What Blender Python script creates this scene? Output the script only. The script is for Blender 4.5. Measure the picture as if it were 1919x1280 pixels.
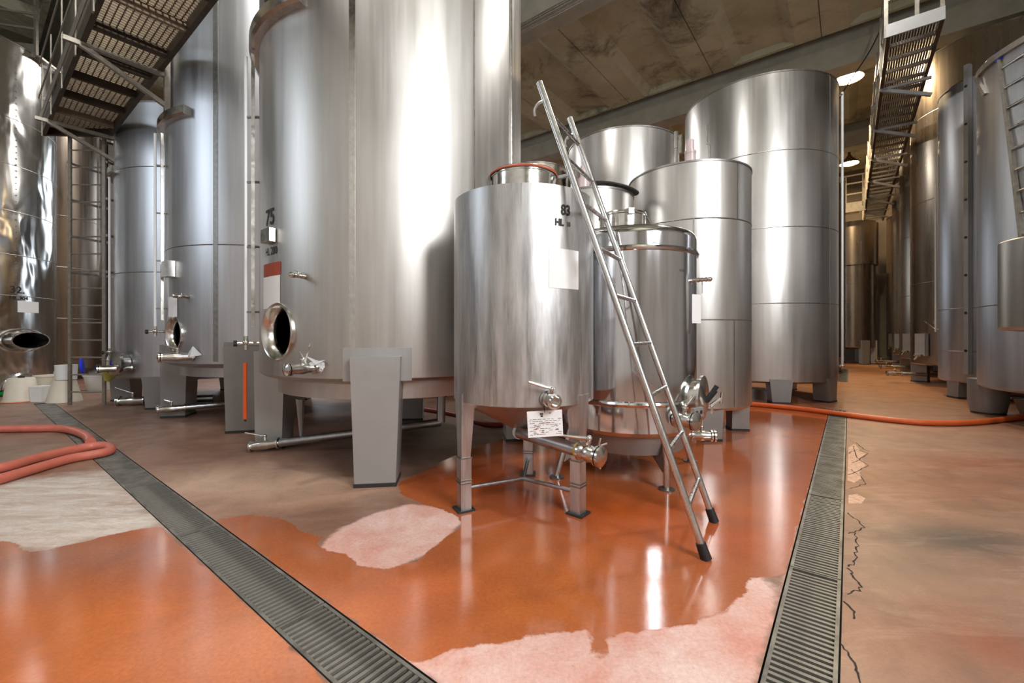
import bpy, math, random
import numpy as np
from mathutils import Vector, Matrix

random.seed(4)
D = bpy.data
SC = bpy.context.scene
COL = SC.collection
for _o in list(D.objects):
    D.objects.remove(_o, do_unlink=True)
R = math.radians
PI = math.pi

# ------------------------------------------------------------------ camera
F, CX, HY, CAMH = 809.0, 959.5, 626.0, 1.2
cam = D.cameras.new('camera'); co = D.objects.new('camera', cam); COL.objects.link(co)
cam.sensor_fit = 'HORIZONTAL'; cam.sensor_width = 36.0
cam.lens = 36.0 * F / 1919.0
cam.shift_y = (HY - 640.0) / 1919.0
cam.clip_start = 0.05; cam.clip_end = 200
co.location = (0, 0, CAMH); co.rotation_euler = (R(90), 0, 0)
SC.camera = co

# ------------------------------------------------------------------ world, exposure
w = D.worlds.new('world'); SC.world = w; w.use_nodes = True
w.node_tree.nodes['Background'].inputs[0].default_value = (0.55, 0.7, 1.0, 1)
w.node_tree.nodes['Background'].inputs[1].default_value = 1.0
SC.view_settings.view_transform = 'Standard'
SC.view_settings.look = 'None'
SC.view_settings.gamma = 1.0
SC.view_settings.use_curve_mapping = False
SC.view_settings.exposure = 0.16
DAY_MAIN, DAY_BACK, LAMP = 25.0, 4.6, 330.0      # window panes and lamp strengths

# ------------------------------------------------------------------ geometry helpers
A0 = R(38.0)
U = Vector((math.sin(A0), math.cos(A0), 0))      # along the right aisle
V = Vector((-math.cos(A0), math.sin(A0), 0))     # along the left drain
def PT(p, t, z=0.0): return U * p + V * t + Vector((0, 0, z))
def G(px, py, z=0.0):
    Y = F * (CAMH - z) / (py - HY)
    return Vector(((px - CX) / F * Y, Y, z))
def AT(px, py, Y): return Vector(((px - CX) / F * Y, Y, CAMH + (HY - py) / F * Y))
def lin(c):
    out = []
    for v in c:
        v = v / 255.0
        out.append(v / 12.92 if v <= 0.04045 else ((v + 0.055) / 1.055) ** 2.4)
    return (out[0], out[1], out[2], 1.0)
def frame(o, z, x=None):
    z = Vector(z).normalized()
    x = Vector(x) if x is not None else (Vector((0, 0, 1)) if abs(z.z) < 0.9 else Vector((1, 0, 0)))
    y = z.cross(x).normalized(); x = y.cross(z).normalized()
    M = Matrix((x, y, z)).transposed().to_4x4(); M.translation = Vector(o)
    return M
I4 = Matrix.Identity(4)
def smooth_path(pts, n=8):
    pts = [Vector(p) for p in pts]; P = [pts[0]] + pts + [pts[-1]]; out = []
    for i in range(1, len(P) - 2):
        a, b, c, d = P[i-1], P[i], P[i+1], P[i+2]
        for k in range(n):
            s = k / n
            out.append(0.5 * ((2*b) + (c - a)*s + (2*a - 5*b + 4*c - d)*s*s + (3*b - a - 3*c + d)*s*s*s))
    out.append(pts[-1]); return out

class MB:
    def __init__(self): self.v = []; self.f = []
    def add(self, vs, fs):
        n = len(self.v); self.v += [tuple(x) for x in vs]; self.f += [tuple(i + n for i in f) for f in fs]
    def hexa(self, b, t):
        self.add(list(b) + list(t), [(3,2,1,0),(4,5,6,7),(0,1,5,4),(1,2,6,5),(2,3,7,6),(3,0,4,7)])
    def box(self, M, sx, sy, sz):
        c = [(-1,-1),(1,-1),(1,1),(-1,1)]
        self.hexa([M @ Vector((a*sx/2, b*sy/2, -sz/2)) for a, b in c], [M @ Vector((a*sx/2, b*sy/2, sz/2)) for a, b in c])
    def cbox(self, c, sx, sy, sz, M=None):
        T = Matrix.Translation(Vector(c)) if M is None else M @ Matrix.Translation(Vector(c))
        self.box(T, sx, sy, sz)
    def bar(self, a, b, wd, hg, up=(0, 0, 1)):
        a = Vector(a); b = Vector(b); d = b - a
        up = Vector(up)
        if abs(d.normalized().dot(up)) > 0.98: up = Vector((1, 0, 0))
        M = frame((a + b) / 2, d, up); self.box(M, hg, wd, d.length)
    def tube(self, pts, r, seg=10, cap=True):
        pts = [Vector(p) for p in pts]; n = len(pts); vs = []; fs = []
        rs = r if isinstance(r, (list, tuple)) else [r] * n
        ref = None
        for i, p in enumerate(pts):
            d = (pts[min(i+1, n-1)] - pts[max(i-1, 0)]).normalized()
            if ref is None: ref = Vector((0, 0, 1)) if abs(d.z) < 0.9 else Vector((1, 0, 0))
            y = d.cross(ref).normalized(); ref = y.cross(d).normalized()
            for k in range(seg):
                a = 2*PI*k/seg; vs.append(p + ref*math.cos(a)*rs[i] + y*math.sin(a)*rs[i])
        for i in range(n-1):
            for k in range(seg):
                k2 = (k+1) % seg
                fs.append((i*seg+k, i*seg+k2, (i+1)*seg+k2, (i+1)*seg+k))
        if cap: fs.append(tuple(range(seg))[::-1]); fs.append(tuple((n-1)*seg+k for k in range(seg)))
        self.add(vs, fs)
    def lathe(self, M, prof, seg=48, a0=0.0, a1=2*PI):
        full = abs(a1 - a0 - 2*PI) < 1e-6; m = seg if full else seg + 1
        vs = []; fs = []
        for (r, z) in prof:
            for k in range(m):
                a = a0 + (a1-a0)*k/seg; vs.append(M @ Vector((r*math.cos(a), r*math.sin(a), z)))
        for i in range(len(prof)-1):
            for k in range(seg):
                k2 = (k+1) % m
                fs.append((i*m+k, i*m+k2, (i+1)*m+k2, (i+1)*m+k))
        self.add(vs, fs)
    def cyl(self, a, b, r, seg=20, r2=None):
        a = Vector(a); b = Vector(b); r2 = r if r2 is None else r2
        L = (b-a).length
        self.lathe(frame(a, b-a), [(1e-4, 0), (r, 0), (r2, L), (1e-4, L)], seg)
    def ball(self, c, r, seg=12):
        pr = [(max(1e-4, r*math.sin(PI*i/8)), -r*math.cos(PI*i/8)) for i in range(9)]
        self.lathe(Matrix.Translation(Vector(c)), pr, seg)
    def build(self, name, mat, parent=None, ang=32, loc=None, smooth=True):
        me = D.meshes.new(name); me.from_pydata([tuple(x) for x in self.v], [], self.f); me.update()
        if mat: me.materials.append(mat)
        if smooth:
            me.shade_smooth(); me.set_sharp_from_angle(angle=R(ang))
        o = D.objects.new(name, me); COL.objects.link(o)
        if parent: o.parent = parent
        if loc is not None: o.location = loc
        return o

def tag(o, label=None, cat=None, group=None, kind=None):
    if label: o['label'] = label
    if cat: o['category'] = cat
    if group: o['group'] = group
    if kind: o['kind'] = kind
    return o
def thing(name, label, cat, loc=(0, 0, 0), group=None):
    o = D.objects.new(name, None); COL.objects.link(o); o.location = loc
    o.empty_display_size = 0.2
    return tag(o, label, cat, group)

# ------------------------------------------------------------------ materials
MATS = {}
def base_mat(name):
    m = D.materials.new(name); m.use_nodes = True; nt = m.node_tree
    b = nt.nodes['Principled BSDF']; MATS[name] = m
    return m, nt, b
def N(nt, typ, **kw):
    n = nt.nodes.new(typ)
    for k, v in kw.items(): setattr(n, k, v)
    return n
def ramp(nt, fac, stops):
    r = N(nt, 'ShaderNodeValToRGB'); e = r.color_ramp.elements
    while len(e) < len(stops): e.new(0.5)
    for i, (p, c) in enumerate(stops):
        e[i].position = p; e[i].color = c if len(c) == 4 else (*c, 1)
    nt.links.new(fac, r.inputs[0]); return r.outputs[0]
def noise(nt, vec, scale, detail=4, rough=0.55, dist=0.0):
    n = N(nt, 'ShaderNodeTexNoise'); n.inputs['Scale'].default_value = scale
    n.inputs['Detail'].default_value = detail; n.inputs['Roughness'].default_value = rough
    n.inputs['Distortion'].default_value = dist
    nt.links.new(vec, n.inputs['Vector']); return n.outputs['Fac']
def mapped(nt, src, scale, loc=(0,0,0)):
    mp = N(nt, 'ShaderNodeMapping'); mp.inputs['Scale'].default_value = scale; mp.inputs['Location'].default_value = loc
    nt.links.new(src, mp.inputs['Vector']); return mp.outputs[0]
def mixc(nt, fac, a, b, mode='MIX'):
    m = N(nt, 'ShaderNodeMix', data_type='RGBA', blend_type=mode)
    for sock, v in ((m.inputs[0], fac), (m.inputs[6], a), (m.inputs[7], b)):
        if hasattr(v, 'is_output'): nt.links.new(v, sock)
        else: sock.default_value = v
    return m.outputs[2]
def mth(nt, op, a, b=None, clamp=False):
    m = N(nt, 'ShaderNodeMath', operation=op, use_clamp=clamp)
    for i, v in enumerate((a, b)):
        if v is None: continue
        if hasattr(v, 'is_output'): nt.links.new(v, m.inputs[i])
        else: m.inputs[i].default_value = v
    return m.outputs[0]
def bump(nt, b, h, strength, dist=0.01):
    bn = N(nt, 'ShaderNodeBump'); bn.inputs['Strength'].default_value = strength; bn.inputs['Distance'].default_value = dist
    nt.links.new(h, bn.inputs['Height']); nt.links.new(bn.outputs[0], b.inputs['Normal'])

def steel(name, c0, c1, r0, r1, streak=(9, 9, 0.35), stain=None, wob=0.0, wobscale=(1.3, 1.3, 0.5), aniso=0.0):
    m, nt, b = base_mat(name)
    tc = N(nt, 'ShaderNodeTexCoord').outputs['Object']
    n1 = noise(nt, mapped(nt, tc, streak), 1.0, 6, 0.65)
    n2 = noise(nt, mapped(nt, tc, (1.1, 1.1, 0.5)), 1.3, 4, 0.6)
    nn = mth(nt, 'ADD', mth(nt, 'MULTIPLY', n1, 0.6), mth(nt, 'MULTIPLY', n2, 0.4))
    c = ramp(nt, nn, [(0.32, lin(c0)), (0.66, lin(c1))])
    if stain:
        s = noise(nt, mapped(nt, tc, (14, 14, 1.3), (3, 1, 2)), 1.0, 8, 0.7)
        s = ramp(nt, s, [(0.56, (0, 0, 0)), (0.7, (1, 1, 1))])
        c = mixc(nt, mth(nt, 'MULTIPLY', s, stain[1]), c, lin(stain[0]))
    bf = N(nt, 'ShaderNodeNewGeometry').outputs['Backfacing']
    c = mixc(nt, bf, c, lin((24, 18, 18)))          # near-black back faces: shade inside the vessel put into the colour
    nt.links.new(c, b.inputs['Base Color'])
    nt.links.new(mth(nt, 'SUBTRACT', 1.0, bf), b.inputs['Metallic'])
    rr = N(nt, 'ShaderNodeMapRange'); rr.inputs[1].default_value = 0.35; rr.inputs[2].default_value = 0.65
    rr.inputs[3].default_value = r0; rr.inputs[4].default_value = r1
    nt.links.new(nn, rr.inputs[0]); nt.links.new(rr.outputs[0], b.inputs['Roughness'])
    if aniso:
        b.inputs['Anisotropic'].default_value = aniso
        tg = N(nt, 'ShaderNodeTangent', direction_type='RADIAL', axis='Z')
        nt.links.new(tg.outputs[0], b.inputs['Tangent'])
    if wob:
        h = noise(nt, mapped(nt, tc, wobscale), 1.0, 2, 0.5, 0.4)
        bump(nt, b, h, 1.0, wob)
    return m
def plain(name, col, rough=0.5, metal=0.0, var=0.15, scale=8.0, bmp=0.0, spec=None):
    m, nt, b = base_mat(name)
    tc = N(nt, 'ShaderNodeTexCoord').outputs['Object']
    n = noise(nt, tc, scale, 5, 0.6)
    c = lin(col); d = tuple(x*(1-var) for x in c[:3]) + (1,); e = tuple(min(1, x*(1+var)) for x in c[:3]) + (1,)
    nt.links.new(ramp(nt, n, [(0.3, d), (0.7, e)]), b.inputs['Base Color'])
    b.inputs['Roughness'].default_value = rough; b.inputs['Metallic'].default_value = metal
    if spec is not None: b.inputs['Specular IOR Level'].default_value = spec
    if bmp: bump(nt, b, n, bmp, 0.01)
    return m
def emit(name, col, strength):
    m, nt, b = base_mat(name)
    b.inputs['Base Color'].default_value = (0, 0, 0, 1); b.inputs['Roughness'].default_value = 0.6
    b.inputs['Emission Color'].default_value = (*col, 1); b.inputs['Emission Strength'].default_value = strength
    return m

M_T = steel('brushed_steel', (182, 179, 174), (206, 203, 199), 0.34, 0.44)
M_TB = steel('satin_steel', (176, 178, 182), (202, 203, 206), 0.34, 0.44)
M_TR = steel('rolled_steel', (188, 186, 182), (210, 208, 205), 0.28, 0.38)
M_83 = steel('worn_steel', (158, 158, 158), (228, 227, 226), 0.32, 0.50, (14, 14, 1.6), stain=((112, 107, 104), 0.6))
M_POL = steel('polished_steel', (198, 200, 204), (226, 227, 230), 0.07, 0.15, (14, 14, 0.6), wob=0.008, wobscale=(2.2, 2.2, 0.7))
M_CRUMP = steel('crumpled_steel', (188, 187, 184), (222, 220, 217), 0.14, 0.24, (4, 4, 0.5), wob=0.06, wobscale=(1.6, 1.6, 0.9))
M_BROWN = steel('shade_brown_steel', (118, 106, 96), (138, 126, 114), 0.25, 0.4)  # steel browned so that its colour carries the shade
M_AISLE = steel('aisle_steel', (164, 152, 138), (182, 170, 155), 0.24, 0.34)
M_FIT = steel('fitting_steel', (185, 182, 176), (222, 220, 214), 0.14, 0.26, (20, 20, 20))
M_PIPE = steel('pipe_steel', (150, 152, 156), (190, 192, 195), 0.28, 0.42, (20, 20, 20))
M_LAD = steel('ladder_tube', (190, 189, 186), (222, 221, 219), 0.2, 0.36, (18, 18, 6))
M_SEAM = steel('weld_bead', (120, 118, 115), (160, 158, 155), 0.35, 0.5, (20, 20, 20))
M_LEG = plain('grey_leg_plate', (168, 168, 167), 0.42, 0.55, 0.06, 3.0)
M_LEGD = plain('dull_leg_plate', (142, 140, 138), 0.45, 0.55, 0.08, 3.0)
M_GALV = plain('galvanised_steel', (150, 143, 132), 0.42, 0.7, 0.2, 14.0)
M_STR = plain('dark_stringer', (82, 74, 64), 0.5, 0.6, 0.25, 6.0)
M_GRATE = plain('grating_bars', (142, 128, 108), 0.5, 0.6, 0.2, 10.0)
M_CAST = plain('drain_steel', (128, 124, 116), 0.5, 0.5, 0.5, 6.0, 0.3)
M_TROUGH = plain('drain_trough', (38, 34, 30), 0.8, 0, 0.3, 8)
M_CONC = plain('concrete_beam', (150, 146, 130), 0.85, 0, 0.14, 2.5, 0.2)
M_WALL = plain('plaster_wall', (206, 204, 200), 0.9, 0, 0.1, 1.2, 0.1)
M_WALLD = plain('shade_dark_wall', (96, 86, 74), 0.9, 0, 0.2, 1.2, 0.1)  # wall colour darkened to hold the deep shade
M_PIL = plain('pilaster', (126, 122, 116), 0.85, 0, 0.12, 2)
M_BLACK = plain('black_rubber', (26, 26, 27), 0.6, 0, 0.1)
M_INK = plain('black_ink', (40, 38, 36), 0.6, 0, 0.05)
M_WHITE = plain('white_card', (232, 232, 232), 0.55, 0, 0.02)
M_REDINK = plain('red_ink', (176, 40, 60), 0.6, 0, 0.05)
M_REDLAB = plain('red_label', (158, 66, 38), 0.55, 0, 0.12, 20)
M_GASK = plain('red_gasket', (176, 88, 64), 0.5, 0, 0.1)
M_HOSE = plain('pink_red_hose', (194, 106, 88), 0.42, 0, 0.1, 10)
M_HOSEO = plain('orange_hose', (204, 92, 40), 0.4, 0, 0.1, 10)
M_HOSER = plain('dark_red_hose', (140, 48, 40), 0.45, 0, 0.1, 10)
M_GREEN = plain('green_hose', (28, 140, 62), 0.4, 0, 0.1, 10)
M_BUCK = plain('cream_plastic', (216, 206, 188), 0.45, 0, 0.05, 4)
M_BUCKW = plain('white_plastic', (224, 224, 220), 0.45, 0, 0.04, 4)
M_BLUE = plain('blue_plastic', (36, 58, 220), 0.4, 0, 0.06)
M_ORANGE = plain('orange_plastic', (232, 96, 36), 0.4, 0, 0.06)
M_LIME = plain('lime_plastic', (190, 188, 92), 0.5, 0, 0.08, 5)
M_YEL = plain('yellow_plastic', (196, 184, 90), 0.5, 0, 0.08, 5)
M_DARK = plain('dark_lid', (54, 54, 54), 0.4, 0.3, 0.1)
M_GAUGE = plain('white_sight_tube', (214, 216, 216), 0.3, 0, 0.03)
M_GREY = plain('grey_panel', (150, 150, 150), 0.5, 0.3, 0.06)
M_MULL = plain('window_bars', (70, 70, 72), 0.5)
M_PANE1 = emit('daylight_pane', (0.98, 0.99, 1.0), DAY_MAIN)
M_PANE2 = emit('cool_daylight_pane', (0.80, 0.90, 1.0), DAY_BACK)
M_BULB = emit('warm_lamp_glow', (1.0, 0.74, 0.44), LAMP * 1.5)
M_BULBN = emit('neutral_lamp_glow', (1.0, 0.98, 0.95), LAMP * 0.8)
M_SHADE = plain('lamp_shade', (120, 90, 64), 0.5, 0.3, 0.1)
m, nt, b = base_mat('pink_airlock_plastic')
b.inputs['Base Color'].default_value = lin((226, 206, 206)); b.inputs['Roughness'].default_value = 0.3
b.inputs['Transmission Weight'].default_value = 0.35
M_AIR = m
m, nt, b = base_mat('clear_wrap')
b.inputs['Base Color'].default_value = (0.9, 0.9, 0.9, 1); b.inputs['Roughness'].default_value = 0.25
b.inputs['Transmission Weight'].default_value = 0.55
M_WRAP = m

# stained concrete ceiling
m, nt, b = base_mat('stained_concrete_ceiling')
tc = N(nt, 'ShaderNodeNewGeometry').outputs['Position']
n1 = noise(nt, tc, 0.7, 5, 0.6); n2 = noise(nt, tc, 0.55, 8, 0.75, 0.6); n3 = noise(nt, tc, 6, 5, 0.6)
c = ramp(nt, n1, [(0.3, lin((152, 150, 126))), (0.7, lin((190, 188, 162)))])
c = mixc(nt, ramp(nt, n2, [(0.53, (0, 0, 0)), (0.70, (1, 1, 1))]), c, lin((60, 50, 36)))
c = mixc(nt, mth(nt, 'MULTIPLY', n3, 0.3), c, lin((112, 100, 78)))
nt.links.new(c, b.inputs['Base Color']); b.inputs['Roughness'].default_value = 0.9
bump(nt, b, n3, 0.3, 0.01)
M_CEIL = m

# floor: stained, partly wet screed
m, nt, b = base_mat('wet_stained_floor')
pos = N(nt, 'ShaderNodeNewGeometry').outputs['Position']
tint = N(nt, 'ShaderNodeAttribute', attribute_name='tint').outputs['Color']
wet = N(nt, 'ShaderNodeAttribute', attribute_name='wet').outputs['Fac']
pale = N(nt, 'ShaderNodeAttribute', attribute_name='pale').outputs['Fac']
pink = N(nt, 'ShaderNodeAttribute', attribute_name='pink').outputs['Fac']
nA = noise(nt, pos, 7.0, 8, 0.65); nB = noise(nt, pos, 2.2, 6, 0.65, 0.5); nC = noise(nt, pos, 60, 4, 0.7)
def edge(sd, amp, width):
    s = mth(nt, 'ADD', sd, mth(nt, 'MULTIPLY', mth(nt, 'SUBTRACT', nA, 0.5), amp))
    mr = N(nt, 'ShaderNodeMapRange', interpolation_type='SMOOTHSTEP')
    mr.inputs[1].default_value = -width; mr.inputs[2].default_value = width
    nt.links.new(s, mr.inputs[0]); return mr.outputs[0]
fw = edge(wet, 0.10, 0.008); fp = edge(pale, 0.5, 0.16); fk = edge(pink, 0.10, 0.02)
c = mixc(nt, mth(nt, 'MULTIPLY', ramp(nt, nB, [(0.42, (0, 0, 0)), (0.7, (1, 1, 1))]), 0.5), tint, mixc(nt, 1.0, tint, lin((150, 140, 135)), 'MULTIPLY'))
sw = mapped(nt, pos, (1.2, 5.0, 1))
c = mixc(nt, mth(nt, 'MULTIPLY', ramp(nt, noise(nt, sw, 1.4, 7, 0.7, 0.8), [(0.5, (0, 0, 0)), (0.68, (1, 1, 1))]), 0.22), c, lin((200, 170, 146)))
c = mixc(nt, mth(nt, 'MULTIPLY', fp, 0.85), c, mixc(nt, ramp(nt, noise(nt, sw, 2.6, 7, 0.7, 0.6), [(0.35, (0, 0, 0)), (0.65, (1, 1, 1))]), lin((186, 168, 152)), lin((222, 214, 206))))
pk = mixc(nt, ramp(nt, nB, [(0.35, (0, 0, 0)), (0.65, (1, 1, 1))]), lin((214, 150, 132)), lin((232, 200, 190)))
pk = mixc(nt, ramp(nt, noise(nt, pos, 26, 6, 0.75), [(0.56, (0, 0, 0)), (0.7, (0.6, 0.6, 0.6))]), pk, lin((206, 128, 104)))
c = mixc(nt, fk, c, pk)
wc = mixc(nt, ramp(nt, nB, [(0.3, (0, 0, 0)), (0.75, (1, 1, 1))]), lin((196, 84, 30)), lin((176, 76, 34)))
wtint = N(nt, 'ShaderNodeAttribute', attribute_name='wettint').outputs['Color']
wc = mixc(nt, 1.0, wtint, mixc(nt, ramp(nt, nB, [(0.3, (0, 0, 0)), (0.75, (1, 1, 1))]), (1.16, 1.1, 1.0, 1), (0.8, 0.8, 0.86, 1)), 'MULTIPLY')
c = mixc(nt, fw, c, wc)
c = mixc(nt, 0.35, c, mixc(nt, ramp(nt, nC, [(0.3, (0, 0, 0)), (0.7, (1, 1, 1))]), (0.55, 0.55, 0.55, 1), (1.25, 1.25, 1.25, 1)), 'MULTIPLY')
nt.links.new(c, b.inputs['Base Color'])
rdry = mth(nt, 'ADD', 0.30, mth(nt, 'MULTIPLY', nB, 0.25))
rdry = mth(nt, 'ADD', rdry, mth(nt, 'MULTIPLY', mth(nt, 'ADD', fp, fk, True), 0.22))
rwet = mth(nt, 'ADD', 0.06, mth(nt, 'MULTIPLY', nA, 0.10))
mr = N(nt, 'ShaderNodeMix', data_type='FLOAT')
nt.links.new(fw, mr.inputs[0]); nt.links.new(rdry, mr.inputs[2]); nt.links.new(rwet, mr.inputs[3])
nt.links.new(mr.outputs[0], b.inputs['Roughness'])
b.inputs['Specular IOR Level'].default_value = 0.6
bh = mth(nt, 'ADD', mth(nt, 'MULTIPLY', nC, mth(nt, 'SUBTRACT', 1.0, fw)), mth(nt, 'MULTIPLY', nA, 0.5))
bump(nt, b, bh, 0.12, 0.01)
M_FLOOR = m

# ------------------------------------------------------------------ the setting
P0, P1, T0, T1 = -5.0, 25.0, -5.6, 18.4
ROOMH, BEAMB = 8.62, 7.86
LD = (0.785, 1.013)          # left drain, p range
RD = (0.0245, 0.249)         # right drain, t range
LD_T = (0.55, 11.05); RD_P = (1.35, 8.30); CD_P = (8.36, 8.56); CD_T = (0.0245, 1.3); FD_P = (13.6, 18.6)

def axis_list(lo, hi, dlo, dhi, fine, coarse, extra):
    xs = list(np.arange(lo, dlo, coarse)) + list(np.arange(dlo, dhi, fine)) + list(np.arange(dhi, hi, coarse)) + [hi]
    xs = [x for x in xs if all(abs(x - e) > fine * 0.45 for e in extra)] + list(extra)
    return np.array(sorted(xs))
TS = axis_list(T0, T1, -3.5, 10.5, 0.07, 0.5, [RD[0], RD[1], LD_T[0], LD_T[1], CD_T[1]])
PS = axis_list(P0, P1, 0.3, 9.0, 0.07, 0.5, [LD[0], LD[1], RD_P[0], RD_P[1], CD_P[0], CD_P[1], FD_P[0], FD_P[1]])
tt, pp = np.meshgrid(TS, PS)
gx = pp * U.x + tt * V.x; gy = pp * U.y + tt * V.y
def sdf(poly):
    P = np.array([[G(a, b2).x, G(a, b2).y] for a, b2 in poly]); n = len(P)
    d = np.full(gx.shape, 1e9); ins = np.zeros(gx.shape, bool)
    for i in range(n):
        a = P[i]; c2 = P[(i+1) % n]; e = c2 - a
        wx = gx - a[0]; wy = gy - a[1]
        s = np.clip((wx*e[0] + wy*e[1]) / (e @ e + 1e-12), 0, 1)
        d = np.minimum(d, np.hypot(wx - e[0]*s, wy - e[1]*s))
        cond = ((a[1] > gy) != (c2[1] > gy)) & (gx < (c2[0]-a[0]) * (gy - a[1]) / (c2[1]-a[1] + 1e-12) + a[0])
        ins ^= cond
    return np.where(ins, d, -d)
wet_main = [(745,905),(800,880),(860,850),(930,826),(1000,800),(1100,770),(1250,742),(1400,728),(1480,738),(1560,770),(1550,790),(1480,1045),(1465,1080),
            (1402,1084),(1404,1104),(1374,1128),(1362,1146),(1300,1166),(1262,1178),(1210,1178),(1200,1190),(1146,1186),(1134,1195),(1144,1226),(1136,1240),(1110,1238),(1108,1192),(1098,1178),(1050,1186),
            (985,1194),(960,1206),(900,1212),(850,1214),(812,1232),(778,1242),(700,1190),(600,1118),(480,1031),(394,982),(420,972),(480,964),(520,970),(555,985),(575,1000),(606,1006),(598,1022),(612,1030),(650,1038),
            (670,1050),(668,1062),(720,1068),(780,1050),(858,992),(866,974),(840,958),(790,945),(752,925)]
wet_left = [(-300,1012),(0,1014),(22,1018),(48,1032),(78,1034),(120,1022),(180,1008),(240,996),(262,990),(300,986),(318,1004),(480,1149),(640,1300),(640,1420),(-600,1420)]
pale_left = [(-250,930),(0,905),(120,890),(210,880),(300,965),(320,992),(200,1020),(70,1036),(0,1016),(-250,1016)]
pink_bot = [(700,1190),(800,1180),(1000,1160),(1200,1120),(1470,1070),(1440,1180),(1380,1420),(1000,1420)]
pink_mid = [(590,1030),(620,1000),(700,962),(770,945),(850,950),(872,975),(800,1040),(720,1075),(660,1070)]
shade_beige = [(420,850),(650,860),(740,935),(600,990),(480,960),(330,950)]
wet = np.maximum(sdf(wet_main), sdf(wet_left)); pale = sdf(pale_left); pinkv = np.maximum(sdf(pink_bot), sdf(pink_mid))
def blobs(base, lst):
    c = np.ones(gx.shape + (3,)) * np.array(lin(base)[:3])
    for px, py, rx, ry, col, s in lst:
        q = G(px, py)
        wgt = s * np.exp(-(((gx - q.x)/rx)**2 + ((gy - q.y)/ry)**2))
        c = c * (1 - wgt[..., None]) + np.array(lin(col)[:3]) * wgt[..., None]
    return c
tint = blobs((150, 110, 90), [
    (250, 775, 2.4, 1.6, (140, 108, 90), 0.9), (60, 850, 1.2, 0.6, (150, 122, 102), 0.9), (430, 800, 1.0, 0.7, (176, 134, 114), 0.85),
    (560, 900, 0.7, 0.5, (222, 182, 154), 0.95), (400, 900, 0.6, 0.4, (214, 178, 152), 0.9), (700, 840, 0.8, 0.8, (140, 112, 100), 0.8),
    (800, 800, 1.0, 1.5, (126, 108, 98), 0.7),
    (1700, 900, 1.2, 0.8, (132, 78, 50), 0.9), (1800, 1010, 0.5, 0.22, (62, 54, 50), 0.95), (1700, 1060, 0.3, 0.16, (100, 78, 66), 0.7),
    (1870, 970, 0.3, 0.12, (138, 108, 84), 0.7), (1690, 1200, 0.3, 0.2, (136, 86, 64), 0.8), (1850, 1200, 0.2, 0.2, (136, 68, 42), 0.9),
    (1850, 870, 0.8, 0.3, (142, 72, 42), 0.8), (1650, 880, 0.25, 0.5, (142, 98, 76), 0.5), (1640, 730, 2.5, 4.0, (156, 98, 50), 0.9),  # amber aisle blobs here and below put warm lamp light into the floor
    (1600, 690, 4, 6, (172, 110, 48), 0.8), (1500, 765, 1.2, 0.8, (170, 96, 62), 0.7)])
wett = blobs((176, 100, 60), [
    (150, 1190, 0.55, 0.34, (200, 112, 58), 0.95), (450, 1200, 0.4, 0.25, (206, 134, 100), 0.9), (60, 1045, 0.6, 0.22, (140, 96, 82), 0.95), (270, 1035, 0.5, 0.12, (162, 108, 86), 0.8),
    (350, 1050, 0.3, 0.2, (186, 116, 86), 0.7), (560, 1200, 0.3, 0.3, (212, 136, 98), 0.8),
    (480, 985, 0.4, 0.18, (158, 96, 68), 0.9), (900, 890, 0.7, 0.5, (172, 80, 38), 0.9), (1000, 1120, 0.5, 0.4, (182, 102, 54), 0.9), (780, 1120, 0.3, 0.3, (192, 104, 62), 0.8),
    (1000, 950, 0.25, 0.2, (158, 72, 52), 0.7), (1150, 960, 0.5, 0.4, (190, 92, 42), 0.9), (1450, 880, 0.7, 0.9, (164, 90, 58), 0.85), (1350, 1000, 0.4, 0.3, (178, 90, 52), 0.8), (1480, 790, 1.2, 0.8, (170, 88, 48), 0.8)])
nr, nc = gx.shape
fl_v = [(float(gx[i, j]), float(gy[i, j]), 0.0) for i in range(nr) for j in range(nc)]
fl_f = []
for i in range(nr-1):
    pc = (PS[i] + PS[i+1]) / 2
    for j in range(nc-1):
        tc_ = (TS[j] + TS[j+1]) / 2
        if LD[0] < pc < LD[1] and LD_T[0] < tc_ < LD_T[1]: continue
        if RD[0] < tc_ < RD[1] and (RD_P[0] < pc < RD_P[1] or FD_P[0] < pc < FD_P[1]): continue
        if CD_P[0] < pc < CD_P[1] and CD_T[0] < tc_ < CD_T[1]: continue
        a = i*nc + j; fl_f.append((a, a+nc, a+nc+1, a+1))
me = D.meshes.new('floor'); me.from_pydata(fl_v, [], fl_f); me.update()
if me.polygons[0].normal.z < 0: me.flip_normals()
for nm, arr in (('wet', wet), ('pale', pale), ('pink', pinkv)):
    at = me.attributes.new(nm, 'FLOAT', 'POINT'); at.data.foreach_set('value', arr.ravel().astype(np.float32))
for nm, arr in (('tint', tint), ('wettint', wett)):
    at = me.attributes.new(nm, 'FLOAT_COLOR', 'POINT')
    at.data.foreach_set('color', np.concatenate([arr, np.ones(arr.shape[:2] + (1,))], 2).ravel().astype(np.float32))
me.materials.append(M_FLOOR)
floor = D.objects.new('floor', me); COL.objects.link(floor)
tag(floor, 'orange and tan screed floor, partly wet', 'floor', kind='structure')

def trough(p0, p1, t0, t1):
    mb = MB(); z = -0.14
    c = [PT(p0, t0), PT(p1, t0), PT(p1, t1), PT(p0, t1)]
    lo = [q + Vector((0, 0, z)) for q in c]
    mb.add(c + lo, [(4,5,6,7)] + [(i, (i+1) % 4, 4+(i+1) % 4, 4+i) for i in range(4)])
    return mb.build('drain_trough', M_TROUGH, floor, smooth=False)
trough(*LD, *LD_T); trough(*RD_P, *RD); trough(*CD_P, *CD_T); trough(*FD_P, *RD)
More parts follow.
